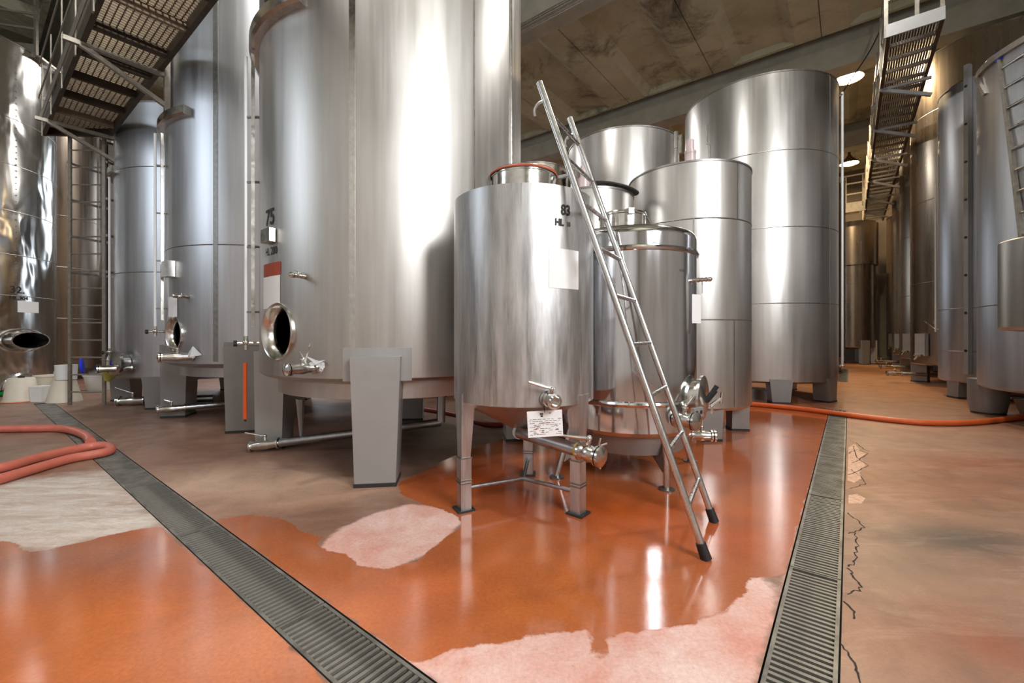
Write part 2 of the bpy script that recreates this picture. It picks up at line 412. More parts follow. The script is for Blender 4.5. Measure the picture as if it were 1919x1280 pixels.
# cracks beside the right drain, thin flat dark ribbons
for pts in ([(1588,960),(1592,966),(1606,974),(1618,988),(1604,996),(1590,1000)], [(1594,880),(1612,892),(1622,906),(1606,912),(1592,916)], [(1592,850),(1606,842),(1626,850),(1610,862),(1596,868)],
            [(1604,1000),(1608,1018),(1604,1034),(1608,1046),(1600,1056),(1590,1062)], [(1590,1066),(1600,1080),(1612,1096),(1610,1106),(1588,1114)], [(1584,1128),(1596,1140),(1600,1160)],
            [(1578,1210),(1592,1226),(1604,1250),(1612,1280)], [(1592,826),(1604,830),(1618,842),(1630,846)], [(1590,890),(1604,884),(1628,872),(1606,858),(1600,836)]):
    q = [G(a, b2) for a, b2 in pts]; q2 = []
    for a, b2 in zip(q[:-1], q[1:]):
        for k in range(4): q2.append(a.lerp(b2, k/4) + Vector((random.uniform(-.006, .006), random.uniform(-.01, .01), 0)))
    q2.append(q[-1]); mb = MB()
    vs = []; wds = [random.uniform(0.002, 0.005) for _ in q2]
    for i, a in enumerate(q2):
        d = (q2[min(i+1, len(q2)-1)] - q2[max(i-1, 0)]).normalized(); s = Vector((-d.y, d.x, 0)) * wds[i]
        vs += [a + s + Vector((0, 0, .001)), a - s + Vector((0, 0, .001))]
    mb.add(vs, [(2*i, 2*i+1, 2*i+3, 2*i+2) for i in range(len(q2)-1)])
    mb.build('crack', M_TROUGH, floor, smooth=False)
# spalled pale patches between the cracks
for pts in ([(1590,838),(1602,832),(1614,846),(1624,850),(1612,858),(1622,872),(1610,886),(1616,896),(1600,905),(1588,900)], [(1590,928),(1606,926),(1622,934),(1614,944),(1590,944)]):
    mb = MB(); mb.add([G(a, b2) + Vector((0, 0, .0006)) for a, b2 in pts], [tuple(range(len(pts)))])
    mb.build('spalled_patch', plain('spalled_concrete', (206, 164, 136), 0.7, 0, 0.3, 25), floor, smooth=False)

def wallq(name, a, b2, z0, z1, mat, inward, label):
    a = Vector(a); b2 = Vector(b2); th = 0.25; n = Vector(inward) * -th
    mb = MB(); lo = [a, b2, b2 + n, a + n]
    mb.hexa([q + Vector((0, 0, z0)) for q in lo], [q + Vector((0, 0, z1)) for q in lo])
    return tag(mb.build(name, mat, smooth=False), label, 'wall', kind='structure')
wl = wallq('wall_left', PT(P0, T1), PT(P1, T1), 0, 9.3, M_WALLD, -V, 'dim darkened wall at the far left end')
wr = wallq('wall_right', PT(P0, T0), PT(P1, T0), 0, 9.3, M_WALL, V, 'plastered wall behind the right row of tanks')
wb = wallq('wall_back', PT(P0, T0), PT(P0, T1), 0, 9.3, M_WALL, U, 'plastered wall behind the viewer')
wf = wallq('wall_front', PT(P1, T0), PT(P1, T1), 0, 9.3, M_WALLD, -U, 'wall at the end of the aisle, darkened for its deep shade')
mb = MB(); mb.cbox((0, 0, 1.9), 0.6, 1.1, 3.8, frame(PT(24.6, -0.75), (0, 0, 1), U)); mb.build('pilaster', M_PIL, wf, smooth=False)
mb = MB(); mb.cbox((0, 0, 3.5), 0.5, 0.8, 7, frame(PT(3.2, 18.1), (0, 0, 1), V)); mb.build('pilaster', M_PIL, wl, smooth=False)

mb = MB(); c4 = [PT(P0, T0), PT(P1, T0), PT(P1, T1), PT(P0, T1)]
mb.hexa([q + Vector((0, 0, 9.2)) for q in c4], [q + Vector((0, 0, 9.4)) for q in c4])
ceil = tag(mb.build('ceiling', M_CEIL, smooth=False), 'stained concrete slab ceiling', 'ceiling', kind='structure')
BEAMS = [-4.5, 1.5, 7.5, 13.5, 19.5]
prof = [(-1.255, .02), (-1.245, 0), (-0.72, 0), (-0.5, .17), (0.5, .17), (0.72, 0), (1.245, 0), (1.255, .02), (1.255, .42), (-1.255, .42)]
panel_me = {}
for bi, pb in enumerate(BEAMS):
    a = pb + 0.28; e = (BEAMS[bi+1] if bi + 1 < len(BEAMS) else P1) + 0.0
    L = e - a - (0.24 if bi + 1 < len(BEAMS) else 0)
    for k in range(-3, 8):
        tcn = 0.545 + 2.52 * (k + 0.5)
        if tcn - 1.26 < T0 - 1.3 or tcn + 1.26 > T1 + 1.3: continue
        key = round(L, 3)
        if key not in panel_me:
            mb = MB(); n = len(prof)
            vs = [V * (-0 + s) + Vector((0, 0, z)) for s, z in prof] + [U * L + V * s + Vector((0, 0, z)) for s, z in prof]
            mb.add(vs, [tuple(range(n)), tuple(range(2*n-1, n-1, -1))] + [(i, n+i, n+(i+1) % n, (i+1) % n) for i in range(n)])
            for q in (0.05, L-.05):
                mb.hexa([U*(q-.05) + V*-.7, U*(q+.05) + V*-.7, U*(q+.05) + V*.7, U*(q-.05) + V*.7], [U*(q-.05) + V*-.7 + Vector((0,0,.2)), U*(q+.05) + V*-.7 + Vector((0,0,.2)), U*(q+.05) + V*.7 + Vector((0,0,.2)), U*(q-.05) + V*.7 + Vector((0,0,.2))])
            o = mb.build('ceiling_panel', M_CEIL, ceil, smooth=False); panel_me[key] = o.data
        else:
            o = D.objects.new('ceiling_panel', panel_me[key]); COL.objects.link(o); o.parent = ceil
        o.location = PT(a, tcn, ROOMH + random.uniform(-.012, .012))
for i, pb in enumerate(BEAMS):
    mb = MB()
    for (q0, q1, z0, z1) in ((pb, pb+0.55, BEAMB, ROOMH-0.2), (pb+0.17, pb+0.38, ROOMH-0.2, 9.2)):
        c4 = [PT(q0, T0), PT(q1, T0), PT(q1, T1), PT(q0, T1)]
        mb.hexa([q + Vector((0, 0, z0)) for q in c4], [q + Vector((0, 0, z1)) for q in c4])
    tag(mb.build('trim_%d' % (i+1), M_CONC, smooth=False), 'concrete ceiling beam number %d from the back' % (i+1), 'beam', kind='structure')
mb = MB(); c4 = [PT(P0, 17.4), PT(P1, 17.4), PT(P1, 17.9), PT(P0, 17.9)]
mb.hexa([q + Vector((0, 0, 7.2)) for q in c4], [q + Vector((0, 0, 7.85)) for q in c4])
tag(mb.build('trim_9', M_CONC, smooth=False), 'concrete edge beam by the left wall', 'beam', kind='structure')

def window(name, org, along, nrm, wd, z0, z1, nx, nz, pane, label):
    mb = MB(); M = frame(org, (0, 0, 1), along)        # local x along, y = z cross x
    d = Vector(nrm)
    o0 = Vector(org) + d * 0.03
    fr = MB()
    for i in range(nx + 1):
        q = o0 + Vector(along) * (wd * (i / nx - .5)); fr.bar(q + Vector((0, 0, z0)), q + Vector((0, 0, z1)), 0.09 if i in (0, nx) else 0.05, 0.1, d)
    for k in range(nz + 1):
        z = z0 + (z1 - z0) * k / nz
        fr.bar(o0 + Vector(along) * (-wd/2) + Vector((0, 0, z)), o0 + Vector(along) * (wd/2) + Vector((0, 0, z)), 0.1, 0.09 if k in (0, nz) else 0.05)
    root = tag(fr.build(name, M_MULL, smooth=False), label, 'window', kind='structure')
    for i in range(nx):
        for k in range(nz):
            pm = MB(); a = o0 + Vector(along) * (wd * (i/nx - .5)); b_ = o0 + Vector(along) * (wd * ((i+1)/nx - .5))
            za = z0 + (z1-z0)*k/nz; zb = z0 + (z1-z0)*(k+1)/nz
            vs = [a + Vector((0,0,za)), b_ + Vector((0,0,za)), b_ + Vector((0,0,zb)), a + Vector((0,0,zb))]
            nn = (vs[1]-vs[0]).cross(vs[2]-vs[0])
            pm.add(vs, [(0,1,2,3) if nn.dot(d) > 0 else (3,2,1,0)])
            pm.build('window_pane', pane, root, smooth=False)
window('window_1', PT(0.1, T0), U, V, 3.2, 3.6, 7.2, 3, 3, M_PANE1, 'tall daylight window in the right wall behind the viewer')
window('window_2', PT(P0, 7.6), V, U, 2.4, 3.4, 7.2, 2, 3, M_PANE2, 'cool daylight window in the back wall')
window('fill_window_4', PT(P1, 12.5), V, -U, 2.6, 2.6, 6.4, 3, 3, M_PANE2, 'added fill window in the far wall behind the left tanks')  # unseen window added to brighten the crumpled tank
window('fill_window_3', PT(7.5, T1), U, -V, 4.0, 3.6, 7.2, 4, 3, M_PANE2, 'added fill window high in the left wall')  # out of view, added for more ambient light

def lamp(p, t, z, label, glow=None):
    r = thing('pendant_lamp', label, 'lamp', PT(p, t, z))
    mb = MB(); mb.lathe(I4, [(0.30, 0.02), (0.315, 0.0), (0.32, 0.02), (0.11, 0.26), (0.05, 0.36), (0.05, 0.46), (1e-4, 0.46)], 28); mb.build('lamp_shade', M_SHADE, r)
    mb = MB(); mb.lathe(I4, [(1e-4, 0.012), (0.29, 0.03)], 28); mb.f = [tuple(reversed(f)) for f in mb.f]; mb.build('bulb_glass', glow or M_BULB, r)
    mb = MB(); mb.tube([(0, 0, .45), (0, 0, ROOMH + .1 - z)], 0.012, 6); mb.build('cord', M_BLACK, r)
lamp(14.6, 0.0, 8.0, 'glowing round pendant lamp, the higher one over the right aisle')
lamp(21.9, 0.0, 8.0, 'smaller glowing pendant lamp, the lower one far down the aisle')
lamp(7.3, 0.0, 8.0, 'pendant lamp over the near end of the right aisle', M_BULBN)
lamp(10.4, 9.6, 8.0, 'added fill lamp above the tanks left of the aisle', M_BULBN)  # added fill light, kept hidden behind the big tank
lamp(4.6, 13.5, 8.0, 'added fill lamp near the far left wall', M_BULBN)  # unseen lamp added to brighten the dark left end
lamp(16.4, 8.5, 8.0, 'added fill lamp far behind the left tanks', M_BULBN)  # extra unseen lamp, added for light behind the left row
lamp(0.5, 3.0, 8.0, 'added fill lamp above the left drain', M_BULBN)  # added overhead out of frame for foreground light

# ------------------------------------------------------------------ tanks
def az_of(px, tk):
    dx, dy = (px - CX) / F, 1.0; l = math.hypot(dx, dy); dx /= l; dy /= l
    bq = dx*tk['x'] + dy*tk['y']; cq = tk['x']**2 + tk['y']**2 - tk['R']**2
    s = bq - math.sqrt(max(0, bq*bq - cq))
    return math.atan2(dy*s - tk['y'], dx*s - tk['x']), dy*s
def spot(px, py, tk):
    a, Y = az_of(px, tk); return a, CAMH + (HY - py) / F * Y
def radial(tk_R, az, z, out=0.0):
    return Vector(((tk_R + out) * math.cos(az), (tk_R + out) * math.sin(az), z))
def rdir(az): return Vector((math.cos(az), math.sin(az), 0))
def tdir(az): return Vector((-math.sin(az), math.cos(az), 0))

def shell_mesh(Rr, zb, zt, hole=None, seg=128):
    mb = MB()
    if hole is None:
        mb.lathe(I4, [(Rr, zb), (Rr, zt)], seg); return mb
    ha, hz, hr, hrz = hole
    zs = sorted(set([zb, zt] + [round(x, 4) for x in np.arange(max(zb, hz - hrz - .12), hz + hrz + .12, 0.035)]))
    seg = 180
    vs = []; fs = []
    for z in zs:
        for k in range(seg):
            a = 2*PI*k/seg
            da = (a - ha + PI) % (2*PI) - PI
            u, v = da*Rr/hr, (z - hz)/hrz; d = math.hypot(u, v)
            if 0.86 < d < 1.12 and z not in (zb, zt):
                u /= d; v /= d; vs.append((Rr*math.cos(ha + u*hr/Rr), Rr*math.sin(ha + u*hr/Rr), hz + v*hrz))
            else: vs.append((Rr*math.cos(a), Rr*math.sin(a), z))
    for i in range(len(zs)-1):
        for k in range(seg):
            k2 = (k+1) % seg
            am = 2*PI*(k+.5)/seg; zm = (zs[i]+zs[i+1])/2
            da = (am - ha + PI) % (2*PI) - PI
            if math.hypot(da*Rr/hr, (zm-hz)/hrz) < 0.99: continue
            fs.append((i*seg+k, i*seg+k2, (i+1)*seg+k2, (i+1)*seg+k))
    mb.add(vs, fs); return mb

def tank(label, x, y, Rr, zb, zt, mat, seams=(), vseams=(), roof=0.12, bottom=0.14, hole=None, lip=0.012, group=None, name='steel_tank', cat='tank'):
    r = thing(name, label, cat, (x, y, 0), group)
    tk = dict(x=x, y=y, R=Rr, zb=zb, zt=zt, o=r)
    mb = shell_mesh(Rr, zb, zt, hole); mb.build('shell', mat, r)
    mb = MB(); mb.lathe(I4, [(Rr, zt), (Rr*0.3, zt+roof), (1e-4, zt+roof*1.05)], 64); mb.build('roof', mat, r)
    if lip:
        mb = MB(); mb.lathe(I4, [(Rr+.001, zt-.014), (Rr+lip*.6, zt-.014), (Rr+lip*.6, zt+.006), (Rr+.001, zt+.006)], 96); mb.build('rim', M_SEAM, r)
    mb = MB(); mb.lathe(I4, [(1e-4, zb-bottom*1.05), (Rr*.35, zb-bottom), (Rr*0.86, zb-bottom*.35), (Rr*.97, zb-.03), (Rr, zb)], 96); mb.build('bottom_dish', mat, r)
    for z in seams:
        mb = MB(); mb.lathe(I4, [(Rr, z-.008), (Rr+.004, z), (Rr, z+.008)], 96); mb.build('weld_seam', M_SEAM, r)
    for a, z0, z1 in vseams:
        mb = MB(); p = radial(Rr, a, 0, .001)
        mb.bar((p.x, p.y, z0), (p.x, p.y, z1), 0.014, 0.006, rdir(a)); mb.build('weld_seam', M_SEAM, r)
    return tk

def box_leg(tk, az, r_out, w_top, w_bot, dep, h, mat=M_LEG, plate=None, rin=None, dep_bot=None, pad=True):
    rd, td = rdir(az), tdir(az); mb = MB(); db = dep_bot or dep
    ro_b = r_out; 
    b4 = [rd*(ro_b-db) - td*w_bot/2, rd*ro_b - td*w_bot/2, rd*ro_b + td*w_bot/2, rd*(ro_b-db) + td*w_bot/2]
    t4 = [rd*(r_out-dep) - td*w_top/2, rd*r_out - td*w_top/2, rd*r_out + td*w_top/2, rd*(r_out-dep) + td*w_top/2]
    z0 = Vector((0, 0, 0.03 if pad else 0)); z1 = Vector((0, 0, h))
    mb.hexa([q + z0 for q in b4], [q + z1 for q in t4])
    leg = mb.build('leg', mat, tk['o'], smooth=False)
    if pad:
        mb = MB(); e = 0.006
        b5 = [rd*(ro_b-db-e) - td*(w_bot/2+e), rd*(ro_b+e) - td*(w_bot/2+e), rd*(ro_b+e) + td*(w_bot/2+e), rd*(ro_b-db-e) + td*(w_bot/2+e)]
        mb.hexa(b5, [q + z0 for q in b5]); mb.build('foot_pad', M_DARK, leg, smooth=False)
    if plate:
        pw, z0_, z1_ = plate; Rr = tk['R']; mb = MB(); n = 8; ha = pw/2/Rr
        prof = [(Rr+.001, z0_), (Rr+.012, z0_), (Rr+.012, z1_), (Rr+.001, z1_)]
        mb.lathe(I4, prof, n, az-ha, az+ha); mb.build('leg_plate', mat, leg, smooth=False)
    return leg

def patch(tk, az, wd, z0, z1, mat, name, off=.003, parent=None):
    mb = MB(); n = max(3, int(wd / .04)); ha = wd/2/tk['R']
    mb.lathe(I4, [(tk['R']+off, z0), (tk['R']+off, z1)], n, az-ha, az+ha)
    return mb.build(name, mat, parent or tk['o'])
def text_on(tk, body, size, az, z, mat=M_INK, sx=0.8, off=.004, name='lettering', sp=1.0, bold=0.0):
    cu = D.curves.new('txt', 'FONT'); cu.body = body; cu.size = size; cu.align_x = 'CENTER'; cu.align_y = 'CENTER'; cu.space_character = sp; cu.offset = bold
    cu.resolution_u = 3
    ob = D.objects.new('txt', cu); COL.objects.link(ob)
    dg = bpy.context.evaluated_depsgraph_get(); me = D.meshes.new_from_object(ob.evaluated_get(dg))
    D.objects.remove(ob, do_unlink=True)
    for v in me.vertices:
        a = az + v.co.x * sx / tk['R']; v.co = ((tk['R']+off)*math.cos(a), (tk['R']+off)*math.sin(a), z + v.co.y)
    me.materials.clear(); me.materials.append(mat); me.name = name
    o = D.objects.new(name, me); COL.objects.link(o); o.parent = tk['o']; return o

def manhole(tk, az, z, r, rz, out=0.16, flange=0.05):
    """neck ring standing off the shell; the shell is cut open behind it"""
    M = frame(radial(tk['R'], az, z), rdir(az), (0, 0, 1))
    S = Matrix.Diagonal((rz, r, 1, 1))
    mb = MB()
    if out > 0: prof = [(1.14, -.06), (1.14, -.0), (1.06, .02), (1.0, out*.5), (1.0, out-.02), (1.04, out-.015), (1.04, out), (0.965, out), (0.955, out-.02), (0.95, -.06)]
    else: prof = [(1.05, -.03), (1.06, .006), (1.02, .014), (0.97, .008), (0.86, out*.5), (0.80, out), (0.79, out-.012), (0.79, out-.03)]
    mb.lathe(M @ S, prof, 56)
    o = mb.build('manhole_neck', M_FIT, tk['o'])
    return o

def ball_valve(parent, a, d, r=0.03, L=0.16, handle=(0, 0, 1), hdir=None, hl=0.16, cap=True, mat=None, hmat=None, name='drain_valve'):
    """body along d starting at a; handle stem along 'handle', lever along hdir"""
    a = Vector(a); d = Vector(d).normalized(); up = Vector(handle).normalized(); mb = MB(); M = frame(a, d)
    mb.lathe(M, [(1e-4, -.01), (r*.8, -.01), (r*.8, .01), (r*1.35, .012), (r*1.35, .03), (r, .032), (r*1.1, L*.35), (r*1.25, L*.5), (r*1.1, L*.65), (r, L-.03), (r*1.4, L-.028), (r*1.4, L-.012), (r*1.1, L-.01), (r*.9, L), (r*.75, L), (r*.75, L-.03), (1e-4, L-.03)], 20)
    m_ = a + d*L*.5
    mb.cyl(m_, m_ + up*(r*2.1), r*.35, 10)
    o = mb.build(name, mat or M_FIT, parent)
    if hdir is not None:
        hd = Vector(hdir).normalized(); hb = MB(); s = m_ + up*r*2.1
        hb.tube([s - hd*r*.4, s + hd*hl*.3 + up*.004, s + hd*hl + up*.02], [r*.28, r*.26, r*.2], 8)
        hb.ball(s, r*.45); hb.build('valve_handle', hmat or M_FIT, o)
    if cap:
        cb = MB(); e = a + d*L
        cb.lathe(frame(e, d), [(r*1.42, -.004), (r*1.42, .012), (r*.9, .022), (1e-4, .028)], 20); cb.build('valve_cap', M_FIT, o)
    return o

def gauge(tk, az, z0, z1, out=0.10, rail=True, tee=True):
    p = radial(tk['R'], az, 0, out)
    mb = MB(); mb.tube([(p.x, p.y, z0), (p.x, p.y, z1)], 0.016, 10); g = mb.build('sight_tube', M_GAUGE, tk['o'])
    mb = MB(); mb.ball((p.x, p.y, z0-.04), .03); mb.cyl((p.x, p.y, z0-.11), (p.x, p.y, z0+.02), .018, 10)
    q = radial(tk['R'], az, z0-.05); mb.cyl((p.x, p.y, z0-.05), q, .016, 10)
    s = Vector((p.x, p.y, z0-.05)) - tdir(az)*0 + rdir(az)*0.0
    mb.cyl(s, s + rdir(az)*.07, .014, 10); mb.build('gauge_cock', M_FIT, g)
    mb = MB(); e = s + rdir(az)*.07; mb.cyl(e, e + rdir(az)*.03, .028, 10); mb.build('cock_knob', M_BLACK, g)
    if rail:
        a2 = az + 0.06/tk['R']; q = radial(tk['R'], a2, 0, .05)
        mb = MB(); mb.bar((q.x, q.y, z0+.1), (q.x, q.y, z1), .03, .03, rdir(az)); mb.build('gauge_rail', M_FIT, g)
        z = z0 + .25
        while z < z1 - .1:
            mb = MB(); mb.bar((p.x, p.y, z), tuple(radial(tk['R'], a2, z)), .018, .018); mb.build('gauge_bracket', M_SEAM, g); z += .62
    return g
def gutter(tk, a0, a1, z, h=.11, dep=.085):
    mb = MB(); r0 = tk['R']; mb.lathe(I4, [(r0, z), (r0+dep*.7, z), (r0+dep, z+.02), (r0+dep, z+h), (r0+dep-.008, z+h), (r0+dep-.008, z+.025), (r0, z+.012)], 40, a0, a1)
    for a in (a0, a1):
        mb.bar(radial(r0, a, z+h/2), radial(r0, a, z+h/2, dep), .01, h)
    mb.build('cooling_gutter', M_FIT, tk['o'])

# --- the big tank, number 75
T = dict(x=-1.253, y=4.81, R=1.35)
ha, hz = spot(519, 622, T)
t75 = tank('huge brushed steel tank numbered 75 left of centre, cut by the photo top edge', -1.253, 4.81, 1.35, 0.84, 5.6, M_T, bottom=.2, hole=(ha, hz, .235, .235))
manhole(t75, ha, hz, .235, .235, -.06)
for a in (-82.8, -82.8-90, -82.8+90, -82.8+180):
    box_leg(t75, R(a), 1.44, .385, .315, .30, 1.02, M_LEG, plate=(.54, .82, 1.09), dep_bot=.26)
mb = MB(); mb.lathe(I4, [(1.16, .65), (1.19, .65), (1.19, .80), (1.16, .80)], 96); mb.build('skirt_ring', M_T, t75['o'])
a, z = spot(506, 416, T); text_on(t75, '75', .195, a, z+.035, sx=.95, bold=.004)
a, z = spot(508, 465, T); text_on(t75, 'HL 200', .092, a, z-.03, sx=.85, bold=.002)
a, z = spot(509, 443, T)
mb = MB(); mb.box(frame(radial(1.35, a, z, .03), rdir(a), (0, 0, 1)), .115, .17, .05); mb.build('instrument_box', M_FIT, t75['o'], smooth=False)
a, z0 = spot(508, 517, T); _, z1 = spot(508, 493, T); patch(t75, a, .34, z0, z1, M_REDLAB, 'red_label')
a, z0 = spot(507, 578, T); _, z1 = spot(507, 518, T); patch(t75, a, .34, z0, z1, M_WHITE, 'white_label')
a, z = spot(571, 518, T)
ball_valve(t75['o'], radial(1.35, a, z), rdir(a) + tdir(a)*-.2, .016, .11, (0, 0, 1), -tdir(a), .06, name='sample_tap')
a, z = spot(590, 690, T)
dv = ball_valve(t75['o'], radial(1.33, a, z), rdir(a) - tdir(a)*.35, .035, .24, (0, 0, 1), rdir(a)*.2 + tdir(a)*.5 + Vector((0, 0, .4)), .14)
mb = MB(); q = radial(1.35, a, z)
for s in range(9):
    a1_ = a + random.uniform(-.07, .1); pts = [radial(1.35, a1_, z + random.uniform(-.03, .05), .02 + random.uniform(0, .06)) for _ in range(3)]
    tip = radial(1.35, a + (s-4)*.025, z + (.05 + .1*random.random() if s != 4 else .21) * (1 if s % 3 else -.35), .05)
    mb.add(pts + [tip], [(0,1,2),(0,1,3),(1,2,3),(0,2,3)])
mb.build('plastic_wrap', M_WRAP, dv, smooth=False)
pa = G(467, 846); pz = .135
e = AT(467, 837, 4.36); st = Vector((-.75, 4.55, .27))
mb = MB(); off = Vector((-t75['x'], -t75['y'], 0)); e2 = e + (st-e).normalized()*.30
mb.tube([st + off, e2 + off], .042, 16); mb.tube([st + off, st + off + Vector((.0, .05, .42))], .045, 12); dp = mb.build('outlet_pipe', M_PIPE, t75['o'])
d = (e - e2).normalized(); ball_valve(dp, e2 + off, d, .042, .30, (0, 0, 1), (-1, .15, 0.02), .22, cap=False)
mb = MB(); m1 = e2.lerp(st, .2); 
g0 = AT(563, 745, 4.25); g1 = AT(564, 815, m1.y); mb.tube([g0 + off, Vector((g1.x, g1.y, e2.lerp(st,.35).z)) + off], [.045, .014], 8); mb.build('pipe_hanger', M_LEG, t75['o'])
a, _ = az_of(486, T); gauge(t75, a - .09, 1.16, 3.85, out=.11)
gutter(t75, R(-250), R(-109), 3.88)
for px in (660, 889):
    a, _ = az_of(px, T); mb = MB(); p = radial(1.35, a, 0, .001)
    mb.bar((p.x, p.y, .86), (p.x, p.y, 5.6), .05 if px == 660 else .012, .004, rdir(a)); mb.build('weld_seam', M_FIT if px == 660 else M_SEAM, t75['o'])
a, _ = az_of(956, T); mb = MB(); p = radial(1.35, a, 0, .01); mb.tube([(p.x, p.y, .9), (p.x, p.y, 5.6)], .012, 8); mb.build('cable_conduit', M_FIT, t75['o'])

# --- tank 74 behind it, bluish
T = dict(x=-3.62, y=6.655, R=1.35)
ha, hz = spot(326, 626, T)
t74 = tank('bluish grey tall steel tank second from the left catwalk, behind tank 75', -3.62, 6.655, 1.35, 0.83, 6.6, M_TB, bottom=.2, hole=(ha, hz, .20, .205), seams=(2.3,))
manhole(t74, ha, hz, .20, .205, -.05)
for a in (-76.6, -166, 12, 103):
    box_leg(t74, R(a), 1.46, .40, .34, .34, 1.05, M_LEGD, plate=(.47, .82, 1.10), dep_bot=.30)
mb = MB(); mb.lathe(I4, [(1.16, .65), (1.19, .65), (1.19, .80), (1.16, .80)], 96); mb.build('skirt_ring', M_TB, t74['o'])
a, z0 = spot(323, 594, T); _, z1 = spot(323, 556, T); patch(t74, a, .26, z0, z1, M_WHITE, 'white_label')
a, z = spot(322, 505, T); mb = MB(); mb.box(frame(radial(1.35, a, z, .04), rdir(a), (0, 0, 1)), .2, .2, .08); mb.build('instrument_box', M_FIT, t74['o'], smooth=False)
a, z = spot(352, 556, T); ball_valve(t74['o'], radial(1.35, a, z), rdir(a) - tdir(a)*.4, .018, .13, (0, 0, 1), None, name='sample_tap')
a, z = spot(362, 668, T); ball_valve(t74['o'], radial(1.33, a, z), rdir(a) - tdir(a)*.75, .045, .34, (0, 0, 1), -tdir(a) + Vector((0, 0, .12)), .2)
mb = MB(); q = radial(1.35, a + .03, z, .04); mb.add([q + Vector((-.07, 0, .02)), q + Vector((.1, .02, .02)), q + Vector((.01, -.06, 0)), q + Vector((.0, 0, .13))], [(0,1,2),(0,1,3),(1,2,3),(0,2,3)]); mb.build('plastic_wrap', M_WRAP, t74['o'], smooth=False)
off = Vector((3.62, -6.655, 0)); e = AT(292, 768, 5.95); st = AT(440, 755, 6.5)
d = (e - st).normalized(); e2 = e - d*.34
mb = MB(); mb.tube([st + d*-.9 + off, e2 + off], .045, 14); dp = mb.build('outlet_pipe', M_PIPE, t74['o']); ball_valve(dp, e2 + off, d, .045, .34, (0, 0, 1), (-1, 0, .05), .1, cap=False)
a, _ = az_of(314.5, T); gauge(t74, a - .08, 1.28, 3.8, out=.11)
gutter(t74, R(-250), R(-106), 3.9)
a, _ = az_of(404, T); mb = MB(); p = radial(1.35, a, 0, .001); mb.bar((p.x, p.y, .86), (p.x, p.y, 6.6), .06, .004, rdir(a)); mb.build('weld_seam', M_SEAM, t74['o'])
og = thing('dip_stick', 'thin orange plastic stick hanging from the gauge cock beside tank 75', 'stick', AT(459.5, 680, 4.55))
mb = MB(); L = 110/F*4.55; mb.bar((0, 0, 0), (0, 0, -L*.96), .034, .014, (0, -1, 0)); mb.build('blade', M_ORANGE, og, smooth=False)
mb = MB(); mb.bar((0, 0, -L*.96), (0, 0, -L), .016, .012, (0, -1, 0)); mb.build('tip', M_DARK, og, smooth=False)

# --- tank 73
T = dict(x=-5.87, y=8.2, R=1.25)
t73 = tank('grey steel tank at the end of the left row, beside the fixed ladder', -5.87, 8.2, 1.25, .50, 4.95, M_TB, seams=(2.2, 3.9), bottom=.12)
for a in (-80, -165, 15, 100): box_leg(t73, R(a), 1.36, .46, .34, .3, .52, M_LEGD)
a, _ = az_of(228, T); gauge(t73, a - .1, .95, 3.75, out=.11, rail=False)
gutter(t73, R(-250), R(-120), 3.85)
a, z = spot(235, 680, T); mb = MB(); M = frame(radial(1.25, a, z), rdir(a), (0, 0, 1)); mb.lathe(M, [(.15, 0), (.15, .12), (.19, .12), (.19, .16), (.02, .2), (1e-4, .2)], 28); mb.build('hatch_door', M_FIT, t73['o'])
a, z = spot(246, 689, T)
v = ball_valve(t73['o'], radial(1.22, a, z), rdir(a) - tdir(a)*.6, .05, .42, (0, 0, 1), -tdir(a), .3)
p = radial(1.25, a, z+.04) + (rdir(a) - tdir(a)*.6).normalized()*.42 - tdir(a)*.32
mb = MB(); mb.lathe(frame(p, (.78, .6, .1)), [(1e-4, 0), (.03, 0), (.04, .02), (.09, .015), (.115, .01), (.125, .025), (.115, .04), (.08, .045), (.03, .05), (1e-4, .05)], 20); mb.build('hand_wheel', M_BLUE, v)
off = Vector((5.87, -8.2, 0)); e = AT(222, 752, 7.2); d = (Vector((-1, -.25, 0))).normalized()
mb = MB(); mb.tube([e - d*1.4 + off, e - d*.4 + off], .06, 14); dp = mb.build('outlet_pipe', M_PIPE, t73['o']); ball_valve(dp, e - d*.4 + off, d, .062, .4, (0, 0, 1), (-1, 0, .25), .3)

# --- tank 32, crumpled jacket, far left
T = dict(x=-11.34, y=8.55, R=1.6)
ha, hz = spot(40, 638, T)
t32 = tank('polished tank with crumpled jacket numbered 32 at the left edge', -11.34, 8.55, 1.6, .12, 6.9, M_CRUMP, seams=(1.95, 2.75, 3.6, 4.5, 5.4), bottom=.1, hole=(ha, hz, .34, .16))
mb = MB(); mb.lathe(I4, [(1.5, 0), (1.5, .14), (1e-3, .14)], 64); mb.build('plinth', M_PIL, t32['o'])
manhole(t32, ha, hz, .34, .16, .20)
mb = MB(); mb.lathe(frame(radial(1.6, ha, hz), rdir(ha), (0, 0, 1)) @ Matrix.Diagonal((.24, .46, 1, 1)), [(.99, -.03), (1.0, .01), (.93, .02), (.92, -.03)], 48); mb.build('manhole_flange', M_FIT, t32['o'])
a, z = spot(33, 544, T); text_on(t32, '32.', .19, a, z, sx=1.0, sp=1.1, bold=.004)
a, z = spot(36, 559, T); text_on(t32, 'HL.304', .095, a, z, sx=1.15, bold=.002)
a, z0 = spot(54, 586, T); _, z1 = spot(54, 565, T); patch(t32, a, .42, z0, z1, M_WHITE, 'white_label', .006)
a, z = spot(40, 727, T); M = frame(radial(1.6, a, z), rdir(a), (0, 0, 1)); mb = MB(); mb.lathe(M, [(.31, -.02), (.31, .03), (.27, .05), (.26, .03), (1e-4, .04)], 36); mb.build('bottom_hatch', M_FIT, t32['o'])
a, _ = az_of(30, T)
for q in range(40):
    z = 2.0 + q*.12; mb = MB() if q == 0 else mb; mb.ball(radial(1.6, a, z, .0), .014, 6)
